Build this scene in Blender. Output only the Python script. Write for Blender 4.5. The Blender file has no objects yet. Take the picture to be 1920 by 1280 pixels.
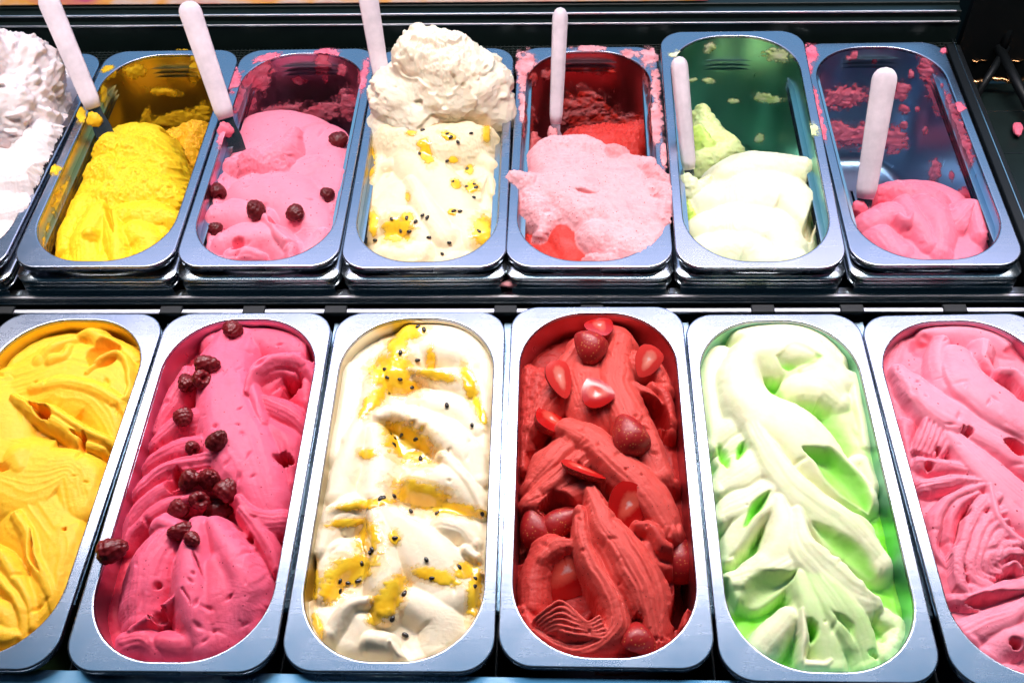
import bpy, math, random
import numpy as np
from mathutils import Matrix, Vector

# ---------------------------------------------------------------- camera, world, lights, exposure
scene = bpy.context.scene
col = scene.collection
R = math.radians
MM = 0.001
CAM_LOC = np.array([40.885, -508.95, 753.02])          # millimetres
CAM_ROT = (R(39.528), R(2.221), R(1.793))
FOCAL = 1966.8                                          # in photo pixels (1920 wide)
cd = bpy.data.cameras.new('camera'); cam = bpy.data.objects.new('camera', cd); col.objects.link(cam)
cam.location = Vector(CAM_LOC) * MM; cam.rotation_euler = CAM_ROT
cd.sensor_width = 36.0; cd.lens = FOCAL / 1920 * 36.0; cd.clip_start = 0.01; cd.clip_end = 50
scene.camera = cam

world = bpy.data.worlds.new('World'); scene.world = world; world.use_nodes = True
wb = world.node_tree.nodes['Background']
wb.inputs['Color'].default_value = (0.13, 0.34, 0.52, 1); wb.inputs['Strength'].default_value = 0.05

def area(name, loc, size, energy, color, target, spread=180):
    l = bpy.data.lights.new(name, 'AREA'); l.shape = 'RECTANGLE'; l.size, l.size_y = size
    l.energy = energy; l.color = color; l.spread = R(spread)
    o = bpy.data.objects.new(name, l); col.objects.link(o); o.location = loc
    z = (Vector(loc) - Vector(target)).normalized(); x = Vector((1, 0, 0)); x = (x - z * x.dot(z)).normalized(); y = z.cross(x)
    o.rotation_euler = Matrix((x, y, z)).transposed().to_euler()
    return o
area('front_row_strip_lamp', (0.0, 0.34, 0.54), (1.7, 0.11), 4.3, (1.0, 0.90, 0.87), (0.0, -0.16, 0.0), 90)
area('back_row_strip_lamp', (0.0, 0.35, 0.70), (1.8, 0.08), 2.9, (1.0, 0.90, 0.87), (0.0, 0.39, 0.0), 70)
area('case_lid_lamp', (0.05, 0.72, 0.80), (1.8, 0.34), 2.8, (0.90, 0.74, 1.0), (0.0, 0.25, 0.0))
area('added_blue_overhead_fill', (0.1, 0.66, 2.0), (3.2, 0.75), 6.0, (0.30, 0.68, 1.0), (0.1, 0.3, 0.0))  # unseen cool panel added so the front rims reflect blue
area('added_blue_rear_fill', (0.0, 3.2, 2.5), (5.0, 2.0), 26.0, (0.30, 0.64, 1.0), (0.0, 0.3, 0.0))  # unseen blue panel added for the back row rims to reflect
scene.view_settings.view_transform = 'Standard'; scene.view_settings.look = 'None'
scene.view_settings.exposure = 0.4; scene.view_settings.gamma = 1.0
scene.cycles.max_bounces = 8; scene.cycles.diffuse_bounces = 5; scene.cycles.glossy_bounces = 4
scene.cycles.use_denoising = True; scene.cycles.caustics_reflective = True

# ---------------------------------------------------------------- small maths
_R = np.array(Matrix.Rotation(CAM_ROT[2], 3, 'Z') @ Matrix.Rotation(CAM_ROT[1], 3, 'Y') @ Matrix.Rotation(CAM_ROT[0], 3, 'X'))
def ray(x, y): return _R @ np.array([x - 960., 640. - y, -FOCAL])
def at(x, y, z):
    d = ray(x, y); return CAM_LOC + d * (z - CAM_LOC[2]) / d[2]
def project(P):                                         # (n,3) mm -> photo px
    q = (np.asarray(P, float) - CAM_LOC) @ _R
    return 960 + FOCAL * q[..., 0] / -q[..., 2], 640 - FOCAL * q[..., 1] / -q[..., 2]
def sstep(a, b, x):
    t = np.clip((x - a) / (b - a), 0, 1); return t * t * (3 - 2 * t)
def _hash(i, j, s):
    h = (i * 374761393 + j * 668265263 + s * 974634817) & 0xffffffff
    h = ((h ^ (h >> 13)) * 1274126177) & 0xffffffff
    return ((h ^ (h >> 16)) & 0xffff) / 65535.0
def vn(x, y, s=0):                                      # value noise in [-1,1]
    x = np.asarray(x, float); y = np.asarray(y, float)
    i = np.floor(x).astype(np.int64); j = np.floor(y).astype(np.int64); fx = x - i; fy = y - j
    fx = fx * fx * fx * (fx * (fx * 6 - 15) + 10); fy = fy * fy * fy * (fy * (fy * 6 - 15) + 10)
    a, b, c, d = _hash(i, j, s), _hash(i + 1, j, s), _hash(i, j + 1, s), _hash(i + 1, j + 1, s)
    return 2 * ((a + (b - a) * fx) + ((c + (d - c) * fx) - (a + (b - a) * fx)) * fy) - 1
def fbm(x, y, s=0, o=4, g=0.5):
    r = 0; a = 1; n = 0
    for k in range(o):
        c_, s_ = math.cos(k * 1.1), math.sin(k * 1.1)
        r = r + a * vn(c_ * x - s_ * y, s_ * x + c_ * y, s + k * 17); n += a; a *= g; x = x * 2.03; y = y * 2.03
    return r / n

def mesh_obj(name, verts, faces, mat, parent=None, smooth=True, attr=None, film=None):
    me = bpy.data.meshes.new(name)
    verts = np.asarray(verts, np.float32); faces = np.asarray(faces, np.int32) if not isinstance(faces, list) else faces
    if isinstance(faces, list):
        me.from_pydata([tuple(v) for v in verts * MM], [], faces)
    else:
        n, k = faces.shape
        me.vertices.add(len(verts)); me.vertices.foreach_set('co', (verts * MM).ravel())
        me.loops.add(n * k); me.loops.foreach_set('vertex_index', faces.ravel())
        me.polygons.add(n); me.polygons.foreach_set('loop_start', np.arange(0, n * k, k, dtype=np.int32))
        me.update(calc_edges=True)
    me.validate()
    if smooth: me.polygons.foreach_set('use_smooth', np.ones(len(me.polygons), bool))
    if film is not None:
        a = me.attributes.new('film', 'FLOAT', 'POINT'); a.data.foreach_set('value', np.asarray(film, np.float32))
    if attr is not None:
        a = me.attributes.new('mix', 'FLOAT', 'POINT'); a.data.foreach_set('value', np.asarray(attr, np.float32))
    me.materials.append(mat)
    o = bpy.data.objects.new(name, me); col.objects.link(o)
    if parent: o.parent = parent
    return o
def empty(name, loc=(0, 0, 0), rot=(0, 0, 0)):
    o = bpy.data.objects.new(name, None); col.objects.link(o); o.location = Vector(loc) * MM; o.rotation_euler = rot
    o.empty_display_size = 0.02; return o
def tag(o, label=None, cat=None, group=None, kind=None):
    if label: o['label'] = label
    if cat: o['category'] = cat
    if group: o['group'] = group
    if kind: o['kind'] = kind
    return o
def bbox_mesh(boxes):                                   # list of (x0,x1,y0,y1,z0,z1), each bevelled a little
    V, F = [], []
    for (x0, x1, y0, y1, z0, z1) in boxes:
        b = min(0.8, (x1 - x0) / 4, (y1 - y0) / 4, (z1 - z0) / 4)
        n = len(V)
        for z, i in ((z0, b), (z0 + b, 0), (z1 - b, 0), (z1, b)):
            V += [(x0 + i, y0 + i, z), (x1 - i, y0 + i, z), (x1 - i, y1 - i, z), (x0 + i, y1 - i, z)]
        F.append([n + 3, n + 2, n + 1, n]); F.append([n + 12, n + 13, n + 14, n + 15])
        for r in range(3):
            for c in range(4):
                F.append([n + 4 * r + c, n + 4 * r + (c + 1) % 4, n + 4 * r + 4 + (c + 1) % 4, n + 4 * r + 4 + c])
    return V, F
def box(name, b, mat, parent=None):
    V, F = bbox_mesh([b]); return mesh_obj(name, V, F, mat, parent, smooth=False)

# ---------------------------------------------------------------- materials
def newmat(name):
    m = bpy.data.materials.new(name); m.use_nodes = True
    nt = m.node_tree; return m, nt, nt.nodes['Principled BSDF'], nt.nodes, nt.links
def ramp(nodes, links, src, stops):
    r = nodes.new('ShaderNodeValToRGB'); links.new(src, r.inputs['Fac'])
    while len(r.color_ramp.elements) < len(stops): r.color_ramp.elements.new(0.5)
    for e, (p, c) in zip(r.color_ramp.elements, stops): e.position = p; e.color = (*c, 1) if len(c) == 3 else c
    return r
def noise(nodes, links, scale, detail=4, vec=None, rough=0.5):
    n = nodes.new('ShaderNodeTexNoise'); n.inputs['Scale'].default_value = scale; n.inputs['Detail'].default_value = detail
    n.inputs['Roughness'].default_value = rough
    if vec is not None: links.new(vec, n.inputs['Vector'])
    return n
def coords(nodes, links, scale=(1, 1, 1)):
    t = nodes.new('ShaderNodeTexCoord'); mp = nodes.new('ShaderNodeMapping'); mp.inputs['Scale'].default_value = scale
    links.new(t.outputs['Object'], mp.inputs['Vector']); return mp.outputs['Vector']
def steel(name, base=(0.60, 0.63, 0.67), rough=0.30, brush=(8, 260, 260)):
    m, nt, p, N, L = newmat(name)
    p.inputs['Metallic'].default_value = 1.0; p.inputs['Base Color'].default_value = (*base, 1)
    n = noise(N, L, 1.0, 5, coords(N, L, brush), 0.6)
    n2 = noise(N, L, 22.0, 5, coords(N, L), 0.6)
    mx = N.new('ShaderNodeMath'); mx.operation = 'MULTIPLY_ADD'; L.new(n.outputs['Fac'], mx.inputs[0]); mx.inputs[1].default_value = 0.06
    mr = N.new('ShaderNodeMapRange'); L.new(n2.outputs['Fac'], mr.inputs['Value'])
    mr.inputs['From Min'].default_value = 0.35; mr.inputs['From Max'].default_value = 0.7
    mr.inputs['To Min'].default_value = rough - 0.02; mr.inputs['To Max'].default_value = rough + 0.035
    L.new(mr.outputs['Result'], mx.inputs[2]); L.new(mx.outputs[0], p.inputs['Roughness'])
    b = N.new('ShaderNodeBump'); b.inputs['Strength'].default_value = 0.08; b.inputs['Distance'].default_value = 0.0004
    L.new(n.outputs['Fac'], b.inputs['Height']); L.new(b.outputs['Normal'], p.inputs['Normal'])
    return m
def plain(name, c, rough=0.5, metal=0.0, spec=0.5, bump=0, bscale=300):
    m, nt, p, N, L = newmat(name)
    n = noise(N, L, 40, 5, coords(N, L), 0.6)
    r = ramp(N, L, n.outputs['Fac'], [(0.3, tuple(x * 0.82 for x in c)), (0.7, tuple(min(1, x * 1.12) for x in c))])
    L.new(r.outputs['Color'], p.inputs['Base Color'])
    p.inputs['Roughness'].default_value = rough; p.inputs['Metallic'].default_value = metal; p.inputs['Specular IOR Level'].default_value = spec
    if bump:
        n3 = noise(N, L, bscale, 4, coords(N, L)); b = N.new('ShaderNodeBump'); b.inputs['Strength'].default_value = bump; b.inputs['Distance'].default_value = 0.001
        L.new(n3.outputs['Fac'], b.inputs['Height']); L.new(b.outputs['Normal'], p.inputs['Normal'])
    return m
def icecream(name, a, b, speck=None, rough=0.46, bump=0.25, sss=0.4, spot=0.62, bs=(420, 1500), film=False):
    """a, b: two colours blended by attribute mix, b also paints shade into hollows; speck: fruit flecks"""
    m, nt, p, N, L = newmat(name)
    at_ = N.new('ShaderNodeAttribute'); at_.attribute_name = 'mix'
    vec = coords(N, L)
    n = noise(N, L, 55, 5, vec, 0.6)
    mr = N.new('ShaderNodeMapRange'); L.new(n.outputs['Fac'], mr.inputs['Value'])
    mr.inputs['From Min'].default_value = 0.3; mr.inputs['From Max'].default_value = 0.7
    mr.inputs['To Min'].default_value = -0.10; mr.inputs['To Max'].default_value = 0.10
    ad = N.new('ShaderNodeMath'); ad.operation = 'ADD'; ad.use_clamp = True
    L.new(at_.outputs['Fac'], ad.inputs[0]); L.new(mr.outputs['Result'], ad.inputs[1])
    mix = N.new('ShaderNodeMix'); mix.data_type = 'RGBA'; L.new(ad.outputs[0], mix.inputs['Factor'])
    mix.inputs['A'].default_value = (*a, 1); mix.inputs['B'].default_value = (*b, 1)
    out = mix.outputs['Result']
    if speck:
        v = N.new('ShaderNodeTexVoronoi'); v.inputs['Scale'].default_value = speck[1]; L.new(vec, v.inputs['Vector'])
        n2 = noise(N, L, 90, 3, vec)
        lt = N.new('ShaderNodeMath'); lt.operation = 'LESS_THAN'; L.new(v.outputs['Distance'], lt.inputs[0]); lt.inputs[1].default_value = 0.13
        gt = N.new('ShaderNodeMath'); gt.operation = 'GREATER_THAN'; L.new(n2.outputs['Fac'], gt.inputs[0]); gt.inputs[1].default_value = spot - 0.12
        ml = N.new('ShaderNodeMath'); ml.operation = 'MULTIPLY'; L.new(lt.outputs[0], ml.inputs[0]); L.new(gt.outputs[0], ml.inputs[1])
        m2 = N.new('ShaderNodeMix'); m2.data_type = 'RGBA'; L.new(ml.outputs[0], m2.inputs['Factor']); L.new(out, m2.inputs['A'])
        m2.inputs['B'].default_value = (*speck[0], 1); out = m2.outputs['Result']
    L.new(out, p.inputs['Base Color'])
    if film:                                            # a scraped film: thin towards its edges
        fa = N.new('ShaderNodeAttribute'); fa.attribute_name = 'film'; L.new(fa.outputs['Fac'], p.inputs['Alpha']); sss = 0.0
    p.inputs['Roughness'].default_value = rough; p.inputs['Specular IOR Level'].default_value = 0.2
    if sss:
        p.inputs['Subsurface Weight'].default_value = sss; p.inputs['Subsurface Radius'].default_value = (1, 0.7, 0.6); p.inputs['Subsurface Scale'].default_value = 0.0018
    f1 = noise(N, L, bs[0], 5, vec, 0.65); f2 = noise(N, L, bs[1], 3, vec, 0.6)
    sm = N.new('ShaderNodeMath'); sm.operation = 'MULTIPLY_ADD'; L.new(f2.outputs['Fac'], sm.inputs[0]); sm.inputs[1].default_value = 0.35; L.new(f1.outputs['Fac'], sm.inputs[2])
    bp = N.new('ShaderNodeBump'); bp.inputs['Strength'].default_value = bump; bp.inputs['Distance'].default_value = 0.0012
    L.new(sm.outputs[0], bp.inputs['Height']); L.new(bp.outputs['Normal'], p.inputs['Normal'])
    return m

M = {}
M['steel'] = steel('brushed_steel', (0.34, 0.37, 0.45), 0.23)
M['basin'] = steel('basin_steel', (0.50, 0.55, 0.58), 0.24, (200, 200, 12))
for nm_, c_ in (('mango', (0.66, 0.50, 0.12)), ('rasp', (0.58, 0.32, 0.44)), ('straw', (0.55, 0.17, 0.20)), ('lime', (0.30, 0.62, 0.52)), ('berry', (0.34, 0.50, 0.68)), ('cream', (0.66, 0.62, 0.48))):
    M['basin_' + nm_] = steel('basin_steel_reflection_tint_' + nm_, c_, 0.27, (200, 200, 12))  # tint paints reflected colour into the wall steel of each pan
M['frame'] = steel('polished_steel', (0.46, 0.52, 0.56), 0.18, (6, 200, 200))
M['blue_steel'] = steel('bluish_steel', (0.40, 0.58, 0.72), 0.25, (30, 30, 30))
M['bright'] = steel('bright_steel', (0.82, 0.80, 0.84), 0.28, (4, 200, 200))
M['black'] = plain('black_plastic', (0.006, 0.008, 0.009), 0.45, 0, 0.25)
M['darkgreen'] = plain('dark_green_coated_steel', (0.008, 0.016, 0.015), 0.32, 0, 0.4)
M['white_plastic'] = plain('white_plastic', (0.78, 0.68, 0.74), 0.30, 0, 0.5, 0.03, 60)
M['orange_glint'] = plain('orange_reflection', (0.75, 0.38, 0.16), 0.25, 1.0)
M['mango'] = icecream('mango_ice_cream', (0.90, 0.49, 0.028), (0.82, 0.28, 0.01))
M['mango2'] = icecream('mango_ice_cream_scooped', (0.88, 0.56, 0.018), (0.75, 0.36, 0.015), bump=0.35)
M['mango2_film'] = icecream('mango_ice_cream_scooped_film', (0.88, 0.56, 0.018), (0.75, 0.36, 0.015), bump=0.35, film=True)
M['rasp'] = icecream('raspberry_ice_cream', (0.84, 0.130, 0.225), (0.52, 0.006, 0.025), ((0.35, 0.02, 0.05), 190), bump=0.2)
M['rasp2'] = icecream('raspberry_ice_cream_pale', (0.88, 0.24, 0.33), (0.76, 0.035, 0.09), ((0.45, 0.03, 0.08), 190), bump=0.2)
M['rasp2_film'] = icecream('raspberry_ice_cream_pale_film', (0.88, 0.24, 0.33), (0.76, 0.035, 0.09), ((0.45, 0.03, 0.08), 190), bump=0.2, film=True)
M['cream'] = icecream('cream_ice_cream', (0.90, 0.77, 0.57), (0.88, 0.62, 0.26), bump=0.12)
M['scoop'] = icecream('cream_scoop', (0.90, 0.80, 0.63), (0.86, 0.68, 0.40), bump=0.3)
M['cream2'] = icecream('cream_ice_cream_warm', (0.85, 0.71, 0.47), (0.82, 0.56, 0.22), bump=0.15)
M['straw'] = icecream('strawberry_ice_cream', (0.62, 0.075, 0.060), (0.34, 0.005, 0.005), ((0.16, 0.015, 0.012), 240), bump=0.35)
M['straw2'] = icecream('strawberry_ice_cream_scooped', (0.82, 0.40, 0.43), (0.58, 0.035, 0.025), ((0.25, 0.02, 0.03), 240), bump=0.45)
M['straw2_film'] = icecream('strawberry_ice_cream_scooped_film', (0.82, 0.40, 0.43), (0.58, 0.035, 0.025), ((0.25, 0.02, 0.03), 240), bump=0.45, film=True)
M['lime'] = icecream('lime_ice_cream', (0.83, 0.82, 0.54), (0.22, 0.76, 0.02), bump=0.08)
M['lime2'] = icecream('lime_ice_cream_scooped', (0.84, 0.80, 0.58), (0.50, 0.76, 0.06), bump=0.12)
M['lime2_film'] = icecream('lime_ice_cream_scooped_film', (0.84, 0.80, 0.58), (0.50, 0.76, 0.06), bump=0.12, film=True)
M['pink'] = icecream('berry_ice_cream', (0.88, 0.26, 0.35), (0.72, 0.018, 0.06), ((0.4, 0.03, 0.06), 150), bump=0.18, spot=0.68)
M['pink2'] = icecream('berry_ice_cream_scooped', (0.88, 0.20, 0.29), (0.72, 0.03, 0.08), bump=0.2)
M['pink2_film'] = icecream('berry_ice_cream_scooped_film', (0.88, 0.20, 0.29), (0.72, 0.03, 0.08), bump=0.2, film=True)
M['white'] = icecream('white_ice_cream', (0.80, 0.71, 0.71), (0.78, 0.62, 0.56), bump=0.45, bs=(160, 600))

def sauce_mat():
    m, nt, p, N, L = newmat('passion_fruit_sauce')
    n = noise(N, L, 60, 4, coords(N, L)); r = ramp(N, L, n.outputs['Fac'], [(0.3, (0.90, 0.47, 0.015)), (0.7, (0.95, 0.64, 0.04))])
    L.new(r.outputs['Color'], p.inputs['Base Color']); p.inputs['Roughness'].default_value = 0.07
    p.inputs['Coat Weight'].default_value = 0.6; p.inputs['Coat Roughness'].default_value = 0.03
    fa = N.new('ShaderNodeAttribute'); fa.attribute_name = 'film'; L.new(fa.outputs['Fac'], p.inputs['Alpha'])
    return m
M['sauce'] = sauce_mat()
M['seed'] = plain('passion_fruit_seed', (0.018, 0.012, 0.010), 0.18)
M['raspberry'] = plain('raspberry_skin', (0.16, 0.007, 0.010), 0.38, 0, 0.4, 0.2, 900)
M['raspberry_dark'] = plain('raspberry_skin_dark', (0.11, 0.006, 0.008), 0.4, 0, 0.35, 0.2, 900)
def strawberry_skin():
    m, nt, p, N, L = newmat('strawberry_skin')
    v = N.new('ShaderNodeTexVoronoi'); v.inputs['Scale'].default_value = 360; L.new(coords(N, L), v.inputs['Vector'])
    r = ramp(N, L, v.outputs['Distance'], [(0.0, (0.65, 0.36, 0.10)), (0.17, (0.50, 0.16, 0.05)), (0.24, (0.34, 0.010, 0.010)), (1.0, (0.30, 0.006, 0.008))])
    L.new(r.outputs['Color'], p.inputs['Base Color']); p.inputs['Roughness'].default_value = 0.42
    b = N.new('ShaderNodeBump'); b.inputs['Strength'].default_value = 0.25; b.inputs['Distance'].default_value = 0.0006
    L.new(v.outputs['Distance'], b.inputs['Height']); L.new(b.outputs['Normal'], p.inputs['Normal'])
    return m
def strawberry_flesh(name, inner, outer):
    m, nt, p, N, L = newmat(name)
    a = N.new('ShaderNodeAttribute'); a.attribute_name = 'mix'
    n = noise(N, L, 260, 4, coords(N, L)); ad = N.new('ShaderNodeMath'); ad.operation = 'MULTIPLY_ADD'
    L.new(n.outputs['Fac'], ad.inputs[0]); ad.inputs[1].default_value = 0.35; L.new(a.outputs['Fac'], ad.inputs[2])
    mid = tuple((i * 0.6 + o * 0.4) for i, o in zip(inner, outer))
    r = ramp(N, L, ad.outputs[0], [(0.15, tuple(min(1, c * .5 + .42) for c in inner)), (0.36, inner), (0.62, mid), (0.9, outer)])
    L.new(r.outputs['Color'], p.inputs['Base Color']); p.inputs['Roughness'].default_value = 0.2
    return m
M['sskin'] = strawberry_skin()
M['sflesh'] = strawberry_flesh('strawberry_flesh', (0.66, 0.10, 0.065), (0.42, 0.007, 0.006))
M['sflesh_pale'] = strawberry_flesh('strawberry_flesh_pale', (0.78, 0.24, 0.18), (0.60, 0.035, 0.03))

# ---------------------------------------------------------------- pans
W, LEN = 162.0, 356.0
HW, HL = 71.0, 169.0                                    # half size of the opening
def rrect(hw, hl, r, n=14):
    P = []
    for cx, cy, a0 in ((hw - r, hl - r, 0), (-hw + r, hl - r, 90), (-hw + r, -hl + r, 180), (hw - r, -hl + r, 270)):
        for k in range(n + 1):
            a = R(a0 + 90 * k / n); P.append((cx + r * math.cos(a), cy + r * math.sin(a)))
    return np.array(P)
def sdf(u, v, hw=HW, hl=HL, r=61.0):
    qx = np.abs(u) - (hw - r); qy = np.abs(v) - (hl - r)
    return np.hypot(np.maximum(qx, 0), np.maximum(qy, 0)) + np.minimum(np.maximum(qx, qy), 0) - r
def loft(loops):                                        # loops: list of (P(n,2), z)
    n = len(loops[0][0]); V = np.concatenate([np.c_[P, np.full(n, z)] for P, z in loops])
    F = []
    for k in range(len(loops) - 1):
        a = np.arange(n) + k * n; b = np.roll(np.arange(n), -1) + k * n
        F.append(np.c_[a, b, b + n, a + n])
    return V, np.concatenate(F)
class Pan:
    def __init__(s, key, u, v, z, th, tilt=0.0):
        s.key = key; s.M = np.array(Matrix.Translation((u, v, z)) @ Matrix.Rotation(th, 4, 'Z') @ Matrix.Rotation(tilt, 4, 'X'))
        s.Mi = np.linalg.inv(s.M); s.loc = (u, v, z); s.rot = (tilt, 0, th)
    def loc_at(s, x, y, h):                             # photo px -> local point at local height h
        o = s.Mi[:3, :3] @ CAM_LOC + s.Mi[:3, 3]; d = s.Mi[:3, :3] @ ray(x, y)
        return o + d * (h - o[2]) / d[2]
    def world(s, P): return np.asarray(P) @ s.M[:3, :3].T + s.M[:3, 3]
    def px(s, P): return project(s.world(P))
PANS = {}
for k, u, v, z, th in (('F1', -425.3, -31.7, 1.5, -.008), ('F2', -258.8, -32.6, 3.0, .009), ('F3', -94.2, -28.2, -1.4, .010), ('F4', 71.7, -23.3, 0.4, .001),
                       ('F5', 235.9, -30.4, -2.7, .004), ('F6', 400.7, -32.4, -1.1, .022), ('B1', -590.3, 360.3, 25.2, -.014), ('B2', -424.0, 363.9, 24.5, -.001),
                       ('B3', -261.0, 366.0, 22.1, .001), ('B4', -97.8, 364.7, 20.7, .007), ('B5', 66.2, 365.7, 19.7, -.008), ('B7', 395.4, 364.8, 20.8, 0.0)):
    PANS[k] = Pan(k, u, v, z, th)
PANS['B6'] = Pan('B6', 230.4, 362.0, 31.0, -.008, R(3.2))
PANLABEL = {
 'F1': 'steel pan of yellow mango ice cream at the left end of the front row',
 'F2': 'front row steel pan holding raspberry ice cream topped with whole raspberries',
 'F3': 'front row steel pan holding cream ice cream with passion fruit sauce',
 'F4': 'front row steel pan holding red strawberry ice cream with strawberry pieces',
 'F5': 'front row steel pan holding creamy white ice cream with green shade painted into its hollows',
 'F6': 'steel pan of pink ice cream at the right end of the front row',
 'B1': 'steel pan of white ice cream at the left end of the back row',
 'B2': 'half empty back row steel pan holding yellow mango ice cream',
 'B3': 'back row steel pan with pink smeared walls holding raspberry ice cream',
 'B4': 'back row steel pan heaped with cream ice cream and black seeds',
 'B5': 'back row steel pan with red stained walls and pale pink ice cream',
 'B6': 'tilted half empty back row steel pan holding white and lime ice cream',
 'B7': 'nearly empty steel pan with pink smears at right end of back row'}
rim_loops = []
for off, z in ((-2.6, -9.0), (-0.9, -7.5), (0, -5.0), (0, -1.2), (-0.35, -0.35), (-1.1, 0.0), (-1.9, 0.0)):
    rim_loops.append((rrect(W / 2 + off, LEN / 2 + off, 27 + off), z))
for off, z in ((2.2, 0.0), (1.4, 0.0), (0.5, -0.3), (0.1, -1.1), (0, -2.2), (0, -3.2)):
    rim_loops.append((rrect(HW + off, HL + off, 61 + off), z))
RIMV, RIMF = loft(rim_loops)
DEPTH = 165.0
def wall_off(d): return -0.05 * d                       # the draft of the basin wall at depth d
bl = [(rrect(HW + wall_off(d), HL + wall_off(d), 61 + wall_off(d)), -d) for d in (3.2, 20, 40, 60, 80, 100, 125, 150)]
for a in (20, 45, 70, 90):
    o = wall_off(150) - 14 * (1 - math.cos(R(a))); bl.append((rrect(HW + o, HL + o, 61 + o), -150 - 14 * math.sin(R(a))))
o = wall_off(150) - 55; bl.append((rrect(HW + o, HL + o, 10), -165.0))
BASV, BASF = loft(bl)
BASF = list(map(list, BASF)); nb = len(bl[0][0]); BASF.append([len(BASV) - nb + i for i in range(nb)])
REFL_TINT = {'F1': 'mango', 'B2': 'mango', 'F2': 'rasp', 'B3': 'rasp', 'F4': 'straw', 'B5': 'straw', 'F5': 'lime', 'B6': 'lime', 'F6': 'rasp', 'B7': 'berry', 'F3': 'cream', 'B4': 'cream', 'B1': 'cream'}
rim_me = basin_me = None
for k, p in PANS.items():
    root = empty('ice_cream_pan', p.loc, p.rot)
    tag(root, PANLABEL[k], 'pan', 'front row of ice cream pans' if k[0] == 'F' else 'back row of ice cream pans')
    if rim_me is None:
        r = mesh_obj('rim', RIMV, RIMF, M['steel'], root); b = mesh_obj('basin', BASV, BASF, M['basin'], root)
        rim_me, basin_me = r.data, b.data
    else:
        for nm, me in (('rim', rim_me), ('basin', basin_me)):
            o = bpy.data.objects.new(nm, me); col.objects.link(o); o.parent = root
            if nm == 'basin': b = o
    b.material_slots[0].link = 'OBJECT'; b.material_slots[0].material = M['basin_' + REFL_TINT[k]]

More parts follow.
